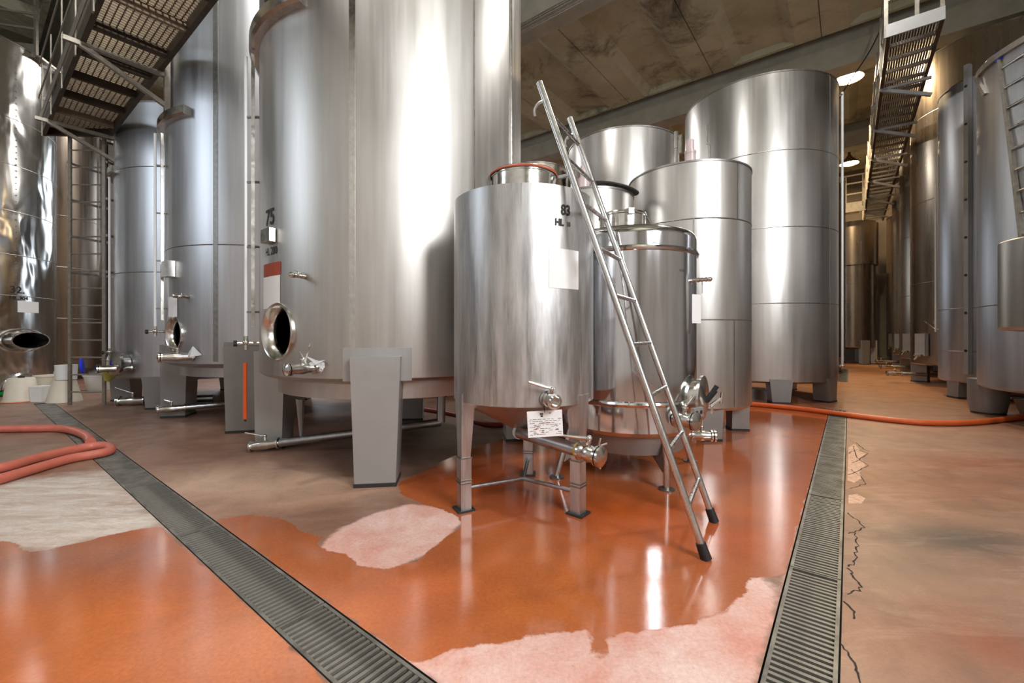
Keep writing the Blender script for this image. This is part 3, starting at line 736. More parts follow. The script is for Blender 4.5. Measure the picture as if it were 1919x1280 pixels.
o = mb.build('rivets', M_SEAM, t32['o']); o['kind'] = 'stuff'

# --- tank behind the fixed ladder, its shade put into brown steel
tbr = tank('steel tank, browned for its shade, behind the fixed ladder on the left', -12.59, 11.42, 1.3, .3, 7.2, M_BROWN, seams=(1.6, 2.9, 4.2), bottom=.1)
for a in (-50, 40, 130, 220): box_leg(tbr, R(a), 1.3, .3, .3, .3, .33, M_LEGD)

# --- tank 83
t83 = tank('small worn steel tank numbered 83 on three legs, centre front', .084, 3.18, .506, .743, 2.139, M_83, roof=.10, bottom=0.001, lip=0)
T = t83
o = [c for c in T['o'].children if c.name.startswith('bottom_dish')][0]; D.objects.remove(o, do_unlink=True)
mb = MB(); mb.lathe(I4, [(1e-4, .46), (.05, .46), (.06, .50), (.49, .735), (.506, .743)], 72); mb.build('bottom_cone', M_T, T['o'])
for (fx, fy) in ((-.33, 2.951), (.442, 2.881), (.14, 3.69)):
    lx, ly = fx - T['x'], fy - T['y']; az = math.atan2(ly, lx); r = math.hypot(lx, ly)
    rd, td = rdir(az), tdir(az); mb = MB(); ro = .512
    b4 = [rd*(r-.04) - td*.04, rd*(r+.035) - td*.04, rd*(r+.035) + td*.04, rd*(r-.04) + td*.04]
    m4 = [rd*(r-.035) - td*.036, rd*(r+.03) - td*.036, rd*(r+.03) + td*.036, rd*(r-.035) + td*.036]
    t4 = [rd*(ro-.10) - td*.062, rd*ro - td*.062, rd*ro + td*.062, rd*(ro-.10) + td*.062]
    Z = lambda z: Vector((0, 0, z))
    mb.hexa([q + Z(.012) for q in b4], [q + Z(.36) for q in b4]); mb.hexa([q + Z(.36) for q in m4], [q + Z(.80) for q in t4])
    lg = mb.build('leg', M_83, T['o'], smooth=False)
    mb = MB(); mb.box(frame(rd*r + Z(.007), (0, 0, 1), rd), .12, .12, .014); mb.build('foot_plate', M_DARK, lg, smooth=False)
    for z in (.36, .19, .21):
        mb = MB(); mb.box(frame(rd*(r-.002) + Z(z), (0, 0, 1), rd), .085, .09, .008); mb.build('weld_band', M_SEAM, lg, smooth=False)
    mb = MB(); mb.tube([rd*(r-.03) + Z(.145), Vector((.0, .0, .135))], .014, 10); mb.build('leg_brace', M_PIPE, T['o'])
mb = MB(); mb.lathe(I4, [(.235, 2.12), (.235, 2.33), (.242, 2.335), (.242, 2.345), (.225, 2.345), (.222, 2.12)], 56); mb.build('manhole_collar', M_FIT, T['o'])
mb = MB(); mb.lathe(I4, [(.248, 2.343), (.253, 2.35), (.248, 2.360), (.225, 2.360), (.225, 2.343)], 56); mb.build('gasket', M_GASK, T['o'])
mb = MB(); mb.lathe(I4, [(.244, 2.358), (.243, 2.366), (.12, 2.372), (1e-4, 2.373)], 56); lid = mb.build('lid', M_FIT, T['o'])
mb = MB(); q = Vector((-.255, -.02, 2.28)); mb.cbox(q, .03, .05, .14); mb.cbox(q + Vector((-.02, -.01, -.04)), .03, .04, .05); mb.build('hinge', M_SEAM, T['o'], smooth=False)
mb = MB(); q = Vector((.25, -.06, 2.33)); mb.bar(q, q + Vector((.10, -.01, .02)), .03, .02); mb.cyl(q + Vector((.10, -.01, -.02)), q + Vector((.10, -.01, .05)), .022, 10)
mb.tube([q + Vector((.10, -.01, .0)), q + Vector((.115, -.015, -.06))], .004, 6); cl = mb.build('lid_clamp', M_SEAM, T['o'])
mb = MB(); mb.cbox(q + Vector((.11, -.015, -.085)), .045, .02, .06); mb.tube([q + Vector((.095, -.015, -.055)), q + Vector((.097, -.015, -.03)), q + Vector((.123, -.015, -.03)), q + Vector((.125, -.015, -.055))], .005, 6); mb.build('padlock', M_GAUGE, cl, smooth=False)
a, z = spot(1060, 395, T); text_on(T, '83', .092, a, z, sx=.82, bold=.0025)
a, z = spot(1048, 417, T); text_on(T, 'HL', .058, a, z, sx=.9, bold=.003)
a, z = spot(1065, 421, T); text_on(T, '10', .042, a, z, sx=.7, bold=.001)
a, z0 = spot(1059, 541, T); _, z1 = spot(1059, 467, T); patch(T, a, .235, z0, z1, M_WHITE, 'white_label', .0025)
a, z = spot(1027, 748, T); ball_valve(T['o'], radial(.50, a, z), rdir(a), .034, .13, (0, 0, 1), -tdir(a) + Vector((0, 0, .18)), .15, name='side_valve', cap=False)
mb = MB(); mb.lathe(frame(radial(.506, a, z), rdir(a), (0, 0, 1)), [(.058, -.01), (.058, .012), (.03, .016)], 24); mb.build('valve_flange', M_SEAM, T['o'])
off = Vector((-T['x'], -T['y'], 0))
st = Vector((.05, 3.08, .50)); e = Vector((.50, 2.62, .465)); d = (e - st).normalized()
mb = MB(); mb.tube([Vector((.084, 3.18, .52)), st, e - d*.12] and [st + off, e - d*.12 + off], .043, 16); mb.tube([Vector((0, 0, .56)), Vector((0, 0, .48)), st + off], .05, 14); dp = mb.build('outlet_pipe', M_PIPE, T['o'])
v = ball_valve(dp, e - d*.12 + off, d, .044, .16, (0, 0, 1), (-1, .15, -.02), .2, cap=True)
mb = MB(); s = e + off + d*.03 + Vector((0, 0, .06)); 
for k in (-1, 1): mb.tube([s, s + Vector((.03 + .02*k, -.01, .035 - .015*k))], .006, 6)
mb.tube([s + Vector((-.02, 0, -.03)), s], .006, 6); mb.tube([e + off + d*.03 + Vector((0, 0, -.06)), e + off + d*.03 + Vector((.012, 0, -.075))], .006, 6); mb.build('wing_clamp', M_FIT, v)
mb = MB(); m_ = e - d*.12 + off; mb.lathe(frame(m_, d), [(.046, -.012), (.05, 0), (.046, .012)], 18); mb.build('yellow_tape', M_YEL, v)

# hanging card in front of the cone
card = thing('paper_card', 'white printed card with red handwriting taped below tank 83', 'card', AT(1021.5, 794, 2.655))
cw, ch = 66/F*2.655, 49/F*2.655
mb = MB(); mb.box(frame((0, 0, 0), (0, -1, .0), (0, 0, 1)), ch, cw, .003); mb.build('sheet', M_WHITE, card, smooth=False)
card.rotation_euler = (0, R(-3), R(3))
random.seed(9)
pm = MB(); rm = MB()
def dash(mb_, x0, x1, z, h): mb_.cbox(((x0+x1)/2*cw, -.0025, z*ch), (x1-x0)*cw, .001, h)
dash(pm, -.14, -.04, .38, .008); dash(pm, -.12, -.05, .30, .010); dash(pm, .12, .18, .40, .004)
for row in range(9):
    z = .18 - row*.072; x = -.44
    while x < .40:
        l = random.uniform(.03, .12)
        if random.random() < .7: dash(pm, x, x + l, z, .0022)
        x += l + random.uniform(.01, .06)
o_ = pm.build('printed_lines', M_INK, card, smooth=False); o_['kind'] = 'stuff'
def flat_text(body, size, x, z, mat, parent, sx=.8, y=-.0035, name='lettering'):
    cu = D.curves.new('txt', 'FONT'); cu.body = body; cu.size = size; cu.align_x = 'CENTER'; cu.align_y = 'CENTER'; cu.resolution_u = 2; cu.offset = .0004
    ob = D.objects.new('txt', cu); COL.objects.link(ob); dg = bpy.context.evaluated_depsgraph_get(); me_ = D.meshes.new_from_object(ob.evaluated_get(dg)); D.objects.remove(ob, do_unlink=True)
    for v_ in me_.vertices: v_.co = (x + v_.co.x*sx, y, z + v_.co.y)
    me_.materials.clear(); me_.materials.append(mat); o_ = D.objects.new(name, me_); COL.objects.link(o_); o_.parent = parent; return o_
def scrawl(x0, x1, z, h, mat):                       # illegible handwriting
    mb_ = MB(); n = max(5, int((x1 - x0)*cw/.0035)); pts = []
    for k in range(n + 1):
        pts.append(Vector(((x0 + (x1-x0)*k/n)*cw, -.0032, z*ch + h*(.5 if k % 2 else -.5)*random.uniform(.5, 1.1))))
    for a_, b_ in zip(pts[:-1], pts[1:]): mb_.bar(a_, b_, .0008, .0016, (0, 1, 0))
    o__ = mb_.build('handwriting', mat, card, smooth=False); o__['kind'] = 'stuff'
scrawl(-.12, .16, .03, .008, M_REDINK); scrawl(-.31, -.17, -.08, .008, M_REDINK); scrawl(.26, .34, -.08, .004, M_INK); scrawl(-.10, -.04, -.27, .007, M_REDINK); scrawl(.3, .38, -.22, .009, M_INK); scrawl(-.33, -.2, -.36, .004, M_INK)
flat_text('83', .013, -.25*cw, -.18*ch, M_REDINK, card)
mb = MB(); mb.cyl((0, 0, ch/2 + .03), (0, 0, ch/2 - .01), .003, 6); mb.build('string', M_DARK, card)

# --- polished tank behind it
tm = tank('shiny mirror polished tank behind the leaning ladder', 1.03, 3.83, .562, .44, 1.98, M_POL, roof=.02, bottom=.14, lip=0)
T = tm
for c in list(T['o'].children):
    if c.name.startswith('roof'): D.objects.remove(c, do_unlink=True)
mb = MB(); mb.lathe(I4, [(.562, 1.98), (.557, 2.005), (.54, 2.03), (.50, 2.05), (.3, 2.09), (1e-4, 2.10)], 72); mb.build('roof', M_POL, T['o'])
for z in (1.86, .66):
    mb = MB(); mb.lathe(I4, [(.562, z-.022), (.575, z-.016), (.581, z), (.575, z+.016), (.562, z+.022)], 72); mb.build('band', M_POL, T['o'])
mb = MB(); mb.lathe(I4, [(.43, .25), (.46, .25), (.53, .44), (.5, .44)], 64); mb.build('skirt_ring', M_LEGD, T['o'])
mb = MB(); q = Vector((-.05, .0, 0)); M = Matrix.Translation(q); mb.lathe(M, [(.20, 2.06), (.20, 2.22), (.21, 2.225), (.21, 2.235), (.19, 2.235)], 48); co_ = mb.build('manhole_collar', M_FIT, T['o'])
mb = MB(); mb.lathe(M, [(.21, 2.237), (.205, 2.25), (.08, 2.262), (1e-4, 2.262)], 48); mb.build('lid', M_FIT, co_)
mb = MB(); mb.cbox(q + Vector((.02, -.2, 2.235)), .05, .04, .05); mb.tube([q + Vector((-.02, -.2, 2.25)), q + Vector((.07, -.22, 2.23))], .008, 6); mb.tube([q + Vector((.2, -.06, 2.22)), q + Vector((.235, -.07, 2.16))], .008, 6); mb.build('lid_clamp', M_SEAM, co_)
for (fx, fy) in ((1.192, 3.325), (.375, 3.609), (1.676, 4.06), (.86, 4.36)):
    lx, ly = fx - T['x'], fy - T['y']; az = math.atan2(ly, lx); r = math.hypot(lx, ly); rd, td = rdir(az), tdir(az)
    mb = MB(); mb.tube([rd*r + Vector((0, 0, .012)), rd*min(r-.02, .535) + Vector((0, 0, .50))], .024, 12); lg = mb.build('leg', M_LAD, T['o'])
    mb = MB(); mb.cyl(rd*r, rd*r + Vector((0, 0, .012)), .06, 18); mb.build('foot_disc', M_SEAM, lg)
    mb = MB(); th = td*.004; A_ = [rd*.16 + Vector((0,0,.36)), rd*.50 + Vector((0,0,.42)), rd*(r-.035) + Vector((0,0,.14)), rd*(r-.05) + Vector((0,0,.12))]
    mb.hexa([x_ - th for x_ in A_], [x_ + th for x_ in A_]); mb.build('gusset', M_LEGD, T['o'], smooth=False)
a, z = spot(1302, 744, T)
M = frame(radial(.55, a, z), rdir(a), (0, 0, 1))
mb = MB(); mb.lathe(M, [(.15, -.03), (.15, .06), (.175, .06), (.175, .08), (.16, .085), (.05, .10), (1e-4, .10)], 36); dr = mb.build('round_door', M_FIT, T['o'])
q = radial(.55, a, z, .11)
mb = MB(); mb.tube([q + Vector((-.02, 0, -.03)), q + Vector((.03, -.02, .05)), q + Vector((.06, -.03, .10))], .018, 8); mb.tube([q + Vector((.0, 0, -.03)), q + Vector((.06, -.02, .06))], .012, 8); mb.build('door_handle', M_BLACK, dr)
mb = MB(); mb.tube([q + Vector((.02, -.01, -.06)), q + Vector((.09, -.03, 0))], .016, 8); mb.tube([q + Vector((.09, -.03, -.04)), q + Vector((.10, -.03, .05))], .012, 8); mb.cyl(q + Vector((.03, -.02, -.12)), q + Vector((.02, -.02, -.06)), .012, 8); mb.build('door_clamp', M_FIT, dr)
mb = MB(); mb.box(frame(radial(.56, a - .28, z - .09, .09), rdir(a - .28), (0, 0, 1)), .07, .13, .03); pb_ = mb.build('instrument_plate', M_LEG, T['o'], smooth=False)
for s in (-.03, .03):
    mb = MB(); cpt = radial(.56, a - .28, z - .09, .105) + tdir(a - .28)*s; mb.cyl(cpt, cpt + rdir(a - .28)*.004, .016, 12); mb.build('socket', M_DARK, pb_)
a, z = spot(1268, 785, T); ball_valve(T['o'], radial(.54, a, z), rdir(a) + tdir(a)*.25, .05, .17, (0, 0, 1), tdir(a) + Vector((0, 0, .6)), .1)
off = Vector((-1.03, -3.83, 0)); e = AT(1338, 817, 3.72)
mb = MB(); st = e + Vector((-.6, .1, 0)); d = (e - st).normalized(); mb.tube([st + off, e - d*.2 + off], .024, 12); dp = mb.build('outlet_pipe', M_FIT, T['o']); ball_valve(dp, e - d*.2 + off, d, .036, .2, (0, 0, 1), (0.3, 0, 1), .04)
a, z = spot(1304, 525, T); ball_valve(T['o'], radial(.56, a, z), rdir(a), .014, .10, (0, 0, -1), Vector((0, 0, -1)), .06, name='sample_tap')
a, z0 = spot(1301, 606, T); _, z1 = spot(1301, 552, T); mb = MB(); q = radial(.566, a, (z0+z1)/2, .012); mb.box(frame(q, rdir(a) - tdir(a)*.4, (0, 0, 1)), z1-z0, .11, .003); mb.build('paper_note', M_WHITE, T['o'], smooth=False)
a, z = spot(1278, 507, T); text_on(T, 'HL 20', .026, a, z)

# --- satin tank right of centre
T = dict(x=2.24, y=5.51, R=.719)
t3 = tank('medium satin steel tank right of the leaning ladder, with thin rods on top', 2.24, 5.51, .719, .37, 3.14, M_TR, seams=(1.36, 2.49), bottom=.1, roof=.05,
          vseams=[(az_of(1382, T)[0], 2.49, 3.13), (az_of(1376, T)[0], .38, 1.36), (az_of(1300, T)[0], 1.36, 2.49)])
for a in (-90, -8, 172, 82): box_leg(t3, R(a), .70, .25, .20, .2, .40, M_LEGD)
mb = MB(); q = Vector((-.15, -.45, 3.15)); mb.cyl(q, q + Vector((0, 0, .16)), .062, 16); mb.cyl(q + Vector((0, 0, .16)), q + Vector((0, 0, .19)), .066, 16); mb.cyl(q + Vector((0, 0, .19)), q + Vector((0, 0, .32)), .045, 16); mb.build('airlock', M_AIR, t3['o'])
mb = MB(); q = Vector((-.26, -.3, 3.14)); mb.tube([q, q + Vector((0, 0, .46))], .018, 8); mb.tube([q + Vector((0, 0, .3)), q + Vector((0, 0, .5))], .026, 8); mb.build('vent_rod', M_FIT, t3['o'])
mb = MB(); q = Vector((.15, -.3, 3.14)); mb.tube([q, q + Vector((-.01, 0, .34)), q + Vector((-.04, 0, .36)), q + Vector((-.035, 0, .58))], .012, 8); mb.build('vent_rod', M_FIT, t3['o'])
mb = MB(); mb.bar((-.12, -.35, 3.16), (.15, -.25, 3.30), .03, .012); mb.build('lid_arm', M_FIT, t3['o'], smooth=False)

# --- large tank by the aisle
T = dict(x=4.92, y=8.70, R=1.33)
t4 = tank('large tall steel tank left of the aisle, below the glowing lamp', 4.92, 8.70, 1.33, .375, 5.72, M_TR, seams=(1.73, 3.04, 4.36), bottom=.1,
          vseams=[(az_of(1556, T)[0], .38, 5.7)])
for k in range(8): box_leg(t4, R(-103 + 45*k), 1.335, .36, .28, .25, .42, M_LEGD)
a, _ = az_of(1572, T); p = radial(1.33, a + .03, 0, .05)
mb = MB(); mb.tube([(p.x, p.y, .6), (p.x, p.y, 5.6)], .02, 8); mb.build('sight_tube', M_GAUGE, t4['o'])
mb = MB(); mb.tube([(p.x, p.y, .62), tuple(radial(1.33, a, .62))], .02, 8); mb.tube([(p.x, p.y, 5.55), tuple(radial(1.33, a, 5.55))], .02, 8); mb.ball((p.x, p.y, .62), .04); mb.build('gauge_cock', M_FIT, t4['o'])

# --- tanks behind
t5 = tank('wide steel tank behind the top of the leaning ladder', 2.03, 7.95, .98, .4, 4.57, M_TR, seams=(1.7, 3.0), bottom=.1)
for k in range(4): box_leg(t5, R(-70 + 90*k), .97, .28, .24, .22, .45, M_LEGD)
mb = MB(); q = radial(.98, az_of(1268, t5)[0], 4.5); mb.tube([q, q + Vector((.03, -.05, .06)), q + Vector((.07, -.03, .1)), q + Vector((.05, 0, .02))], .016, 8); mb.tube([q + Vector((.05, -.05, -.25)), q + Vector((.05, -.05, .05))], .035, 8); mb.build('rim_hook', M_FIT, t5['o'])
t6 = tank('squat steel tank with a black tipped lid behind the tank numbered 83', .93, 5.15, .50, .35, 2.79, M_TR, bottom=.1, roof=.03)
for k in range(4): box_leg(t6, R(-70 + 90*k), .49, .2, .16, .16, .4, M_LEGD)
mb = MB(); q = Vector((.12, -.36, 2.84)); mb.cyl(q, q + Vector((0, 0, .13)), .06, 14); mb.cyl(q + Vector((0, 0, .13)), q + Vector((0, 0, .26)), .042, 14)
q = Vector((-.13, -.33, 2.80)); mb = MB(); mb.cyl(q, q + Vector((0, 0, .13)), .07, 14); mb.cyl(q + Vector((0, 0, .13)), q + Vector((0, 0, .27)), .045, 14, .035); mb.build('airlock', M_AIR, t6['o'])
mb = MB(); M = frame(Vector((.24, -.16, 2.87)), (.22, -.16, 1)); mb.lathe(M, [(1e-4, 0), (.29, 0), (.295, .012), (.27, .025), (1e-4, .035)], 32); mb.build('open_lid', M_DARK, t6['o'])
t7 = tank('tan topped steel tank far behind, right of tank 75', .44, 8.49, .66, .4, 4.33, M_AISLE, bottom=.1)
for k in range(4): box_leg(t7, R(-70 + 90*k), .65, .2, .18, .16, .45, M_LEGD)
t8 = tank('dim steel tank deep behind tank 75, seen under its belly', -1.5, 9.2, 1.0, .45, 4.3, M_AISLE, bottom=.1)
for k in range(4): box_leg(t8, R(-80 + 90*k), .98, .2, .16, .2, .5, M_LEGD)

# --- right row
T = dict(x=7.78, y=5.46, R=1.296)
fr = tank('grey steel tank at the right edge with a ladder on it', 7.78, 5.46, 1.296, .47, 4.95, M_TB, seams=(1.59,), bottom=.1, roof=.05)
def round_leg(tk, az, r, rad, h):
    q = rdir(az)*r; mb = MB(); mb.lathe(Matrix.Translation(q), [(1e-4, .03), (rad*.88, .03), (rad, .18), (rad, h), (1e-4, h)], 32); lg = mb.build('leg', M_LEGD, tk['o'])
    mb = MB(); mb.lathe(Matrix.Translation(q), [(1e-4, 0), (rad*.86, 0), (rad*.86, .035), (1e-4, .035)], 28); mb.build('foot_pad', M_DARK, lg)
azf = R(118)
for k in range(4): round_leg(fr, azf + k*PI/2, 1.22, .22, .52)
mb = MB(); q = Vector((-.32, .76, 0)); mb.lathe(Matrix.Translation(q), [(.43, 4.93), (.43, 5.24), (.45, 5.24), (.45, 5.27), (.2, 5.3), (1e-4, 5.3)], 40); mb.build('manhole_collar', M_TR, fr['o'])
mb = MB(); qq = q + Vector((-.12, -.43, 5.26)); mb.cbox(qq, .1, .06, .10); mb.tube([qq, qq + Vector((.08, -.05, .1))], .02, 6); mb.build('lid_clamp', M_SEAM, fr['o'])
a, z = spot(1836, 158, T); a2_, z2 = spot(1919, 132, T)
mb = MB(); mb.lathe(I4, [(1.296, 4.88), (1.336, 4.88), (1.336, 4.96), (1.296, 4.96)], 40, a, a2_ + .4); mb.build('rim_band', M_GALV, fr['o'])
mb = MB(); mb.bar(radial(1.296, a + .03, 4.88, .05), radial(1.296, a + .16, 4.54, .01), .04, .04); mb.build('rim_gusset', M_GALV, fr['o'], smooth=False)

T = dict(x=9.25, y=7.95, R=1.0)
fr1 = tank('slim grey steel tank with a slotted upright rail, near the right edge', 9.25, 7.95, 1.0, .33, 5.84, M_TB, seams=(1.67, .88), bottom=.1, roof=.05)
for k in range(4): box_leg(fr1, az_of(1783, T)[0] + k*PI/2, .98, .28, .24, .22, .40, M_LEGD)
a, _ = az_of(1818, T); p = radial(1.0, a, 0, .05)
mb = MB(); mb.bar((p.x, p.y, .48), (p.x, p.y, 6.05), .07, .09, rdir(a)); rl = mb.build('slotted_rail', M_GREY, fr1['o'], smooth=False)
for z in np.arange(.9, 6.0, .68):
    mb = MB(); qq = radial(1.0, a, float(z), .093); mb.cyl(qq, qq + rdir(a)*.008, .024, 10); mb.build('rail_hole', M_DARK, rl)
q = PT(14.6, -2.65)
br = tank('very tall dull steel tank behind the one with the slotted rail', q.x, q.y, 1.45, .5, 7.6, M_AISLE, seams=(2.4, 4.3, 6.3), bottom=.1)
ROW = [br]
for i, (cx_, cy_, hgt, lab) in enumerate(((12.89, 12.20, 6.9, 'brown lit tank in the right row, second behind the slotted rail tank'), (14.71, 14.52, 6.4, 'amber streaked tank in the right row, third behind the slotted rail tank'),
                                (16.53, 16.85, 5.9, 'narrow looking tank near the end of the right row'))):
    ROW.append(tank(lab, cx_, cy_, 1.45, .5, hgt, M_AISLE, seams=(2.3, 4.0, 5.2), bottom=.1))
for i, tk in enumerate(ROW):
    for k in range(4): box_leg(tk, R(172 + 45 + 90*k), 1.43, .4, .34, .3, .55, M_LEGD)
    nd = -Vector((U.y, -U.x, 0))
    aa = math.atan2(nd.y, nd.x)
    a = aa + .5
    M = frame(radial(1.45, a, .95, .05), rdir(a), (0, 0, 1)); mb = MB(); mb.box(M, .52, .30, .08); dr = mb.build('hatch_door', M_GREY, tk['o'], smooth=False)
    mb = MB(); qq = radial(1.45, a, .70, .12); mb.tube([qq - tdir(a)*.1, qq + tdir(a)*.12], .03, 8); mb.tube([qq, qq + Vector((0, 0, -.1)) + rdir(a)*.08], .022, 8); mb.build('hatch_latch', M_FIT, dr)
    a3 = aa + .2; qq = radial(1.2, a3, .22); d3 = (rdir(a3)*.8 + Vector((U.x*-.0, 0, 0))).normalized()
    mb = MB(); mb.tube([qq, qq + d3*.45], .045, 10); dp = mb.build('outlet_pipe', M_PIPE, tk['o']); ball_valve(dp, qq + d3*.45, d3, .05, .3, (0, 0, 1), -U, .2)
    a4 = aa + .75; p = radial(1.45, a4, 0, .07)
    mb = MB(); mb.tube([(p.x, p.y, 1.25), (p.x, p.y, 5.0)], .018, 8); g = mb.build('sight_tube', M_GAUGE, tk['o'])
    mb = MB(); mb.tube([tuple(radial(1.45, a4, 1.3)), (p.x, p.y, 1.3)], .02, 8); mb.tube([(p.x, p.y, 1.3), tuple(p + Vector((0, 0, 1.5)) - tdir(a4)*.25)][0:2], .012, 6); mb.build('gauge_cock', M_FIT, g)

# --- end tank
q = Vector((13.98, 17.76, 0))
te = tank('cylindrical tank with a wider upper band at the end of the aisle', q.x, q.y, .76, .69, 5.69, M_AISLE, seams=(3.2,), bottom=.1)
mb = MB(); mb.lathe(I4, [(.77, 3.95), (.84, 3.95), (.84, 5.62), (.77, 5.62)], 64); mb.build('upper_band', M_AISLE, te['o'])
for k in (-95, -40, 85, 180): box_leg(te, R(k), .8, .3, .26, .2, .95, M_LEG)
# --- dark tank left side of the aisle behind the large one
tl = tank('dark steel tank peeking out behind the large aisle tank', 9.25, 14.1, 1.3, .5, 5.9, M_BROWN, seams=(2.0, 3.6), bottom=.1)
for k in range(4): box_leg(tl, R(-100 + 90*k), 1.28, .3, .26, .25, .55, M_LEGD)

# --- hanging vat at the far right
vat = thing('small_vat', 'small plain grey vat at the right edge, in front of the slotted rail tank', 'vat', (5.55, 4.24, 0))
mb = MB(); mb.lathe(I4, [(1e-4, 1.21), (.3, 1.22), (.50, 1.24), (.52, 1.27), (.52, 2.15), (.51, 2.16), (.50, 2.15)], 64); mb.build('shell', M_TR, vat)
mb = MB(); mb.lathe(I4, [(.50, 2.15), (.49, 1.3), (1e-4, 1.28)], 64); mb.build('inner_wall', M_TR, vat)
mb = MB(); mb.bar((.62, -.3, 0), (.62, -.3, 1.9), .08, .08, (1, 0, 0)); mb.bar((.62, .3, 0), (.62, .3, 1.9), .08, .08, (1, 0, 0)); mb.bar((.62, -.3, 1.7), (.5, -.1, 1.7), .06, .06); mb.bar((.62, .3, 1.7), (.5, .1, 1.7), .06, .06); mb.bar((.62, -.3, 1.7), (.62, .3, 1.7), .06, .06); mb.bar((.62,-.3,.04),(-.1,-.3,.04),.08,.08); mb.bar((.62,.3,.04),(-.1,.3,.04),.08,.08)
mb.build('stand', M_LEGD, vat, smooth=False)

# ------------------------------------------------------------------ leaning ladder
fA, fB = Vector((1.035, 2.30, 0)), Vector((1.292, 2.758, 0)); lean = Vector((-.872, .489, 0)) * .985; top = Vector((0, 0, 2.82))
lad = thing('leaning_ladder', 'tubular steel ladder leaning against the tank numbered 83', 'ladder', (fA + fB) / 2)
o0 = -(fA + fB) / 2
for f in (fA, fB):
    mb = MB(); mb.tube([f + o0 + (lean + top)*.02, f + o0 + lean + top], .0205, 14); rl = mb.build('rail', M_LAD, lad)
    mb = MB(); dd = (lean + top).normalized(); s = f + o0
    mb.tube([s + Vector((0, 0, .0)), s + dd*.085], [.030, .027], 12); mb.build('rubber_foot', M_BLACK, rl)
    h = f + o0 + (lean + top)*.955; mb = MB(); hd = lean.normalized()
    mb.tube(smooth_path([h, h + hd*.05 + Vector((0, 0, -.005)), h + hd*.08 + Vector((0, 0, -.04)), h + hd*.075 + Vector((0, 0, -.085))], 4), .009, 8); mb.build('hook', M_LAD, rl)
for k in range(9):
    s = (.26 + .2925*k) / 2.82
    mb = MB(); mb.tube([fA + o0 + (lean + top)*s, fB + o0 + (lean + top)*s], .0135, 10); mb.build('rung', M_LAD, lad)

# ------------------------------------------------------------------ fixed ladder with cage, left
la = thing('fixed_ladder', 'fixed grey caged ladder rising to the left catwalk', 'ladder', (-7.185, 7.3, 0))
for s in (-1, 1):
    mb = MB(); mb.bar((.29*s, 0, 0), (.29*s, 0, 4.55), .05, .03, (0, 1, 0)); mb.build('rail', M_GALV, la, smooth=False)
for k in range(15):
    mb = MB(); z = .22 + .292*k; mb.tube([(-.29, 0, z), (.29, 0, z)], .013, 8); mb.build('rung', M_GALV, la)
for k in range(5):
    z = 2.25 + .62*k; pts = [(-.29, 0, z)] + [(.36*math.sin(R(x)) , .40 - .40*math.cos(R(x)), z) for x in range(-60, 61, 15)][0:0] + [(-.34*math.cos(R(x)), .72*math.sin(R(x)), z) for x in range(0, 181, 15)] + [(.29, 0, z)]
    mb = MB()
    for a_, b_ in zip(pts[:-1], pts[1:]): mb.bar(a_, b_, .006, .04)
    mb.build('cage_hoop', M_GALV, la, smooth=False)
for x in (40, 90, 140):
    q = Vector((-.34*math.cos(R(x)), .72*math.sin(R(x)), 0)); mb = MB(); mb.bar(q + Vector((0, 0, 2.25)), q + Vector((0, 0, 4.75)), .035, .006, (q.x, q.y, 0)); mb.build('cage_strap', M_GALV, la, smooth=False)

# ------------------------------------------------------------------ catwalks
cw_ = thing('catwalk', 'steel grating catwalk overhead at the upper left', 'catwalk', PT(1.2, 6.0, 4.5))
O = -PT(1.2, 6.0, 4.5); ZC = 4.5
PL, PR, TA, TBL, TBR = .86, 1.55, .3, 10.55, 9.75
def LP(p, t, z): return PT(p, t, z) + O
mb = MB(); mb.bar(LP(PL, TA, ZC+.08), LP(PL, TBL, ZC+.08), .05, .16); mb.build('stringer', M_STR, cw_, smooth=False)
mb = MB(); mb.bar(LP(PR, TA, ZC+.08), LP(PR, TBR, ZC+.08), .05, .16); mb.build('stringer', M_STR, cw_, smooth=False)
mb = MB(); mb.bar(LP(PL, TBL, ZC+.08), LP(PR, TBR, ZC+.08), .05, .16); mb.build('end_plate', M_STR, cw_, smooth=False)
for t in np.arange(.7, 9.7, .72):
    mb = MB(); mb.bar(LP(PL, t, ZC+.06), LP(PR, t, ZC+.06), .045, .10); mb.build('cross_beam', M_STR if int(t*10) % 3 else M_GRATE, cw_, smooth=False)
mb = MB()
for t in np.arange(.35, 10.4, .052):
    pr = PR if t < TBR else PL + (PR-PL)*(TBL-t)/(TBL-TBR)
    mb.bar(LP(PL, t, ZC+.13), LP(pr, t, ZC+.13), .010, .03)
for p in np.arange(PL+.045, PR, .058): mb.bar(LP(p, TA, ZC+.132), LP(p, TBL - (p-PL)/(PR-PL)*(TBL-TBR), ZC+.132), .010, .028)
g = mb.build('grating', M_GRATE, cw_, smooth=False); g['kind'] = 'stuff'
for t in (3.9, 6.84, 9.72):
    mb = MB(); mb.bar(LP(PL-.16, t, ZC-.02), LP(PR+.06, t, ZC-.02), .05, .05); mb.bar(LP(PL-.02, t, ZC-.03), LP(PR+.06, t, ZC-.40), .05, .05); mb.build('bracket', M_GALV, cw_, smooth=False)
    mb = MB(); mb.bar(LP(PR+.075, t, ZC-.47), LP(PR+.075, t, ZC+.35), .06, .05, V); mb.build('bracket_post', M_GALV, cw_, smooth=False)
for t in np.arange(.5, 10.6, 1.1):
    mb = MB(); mb.bar(LP(PL-.03, t, ZC-.06), LP(PL-.03, t, 5.62), .055, .012, U); mb.build('rail_post', M_GALV, cw_, smooth=False)
for z in (5.6, 5.08):
    mb = MB(); mb.bar(LP(PL-.06, TA, z), LP(PL-.06, TBL-.1, z), .012, .05); mb.bar(LP(PL-.06, TBL-.1, z), LP(PL+.12, TBL-.1, z), .012, .05); mb.build('hand_rail', M_GALV, cw_, smooth=False)
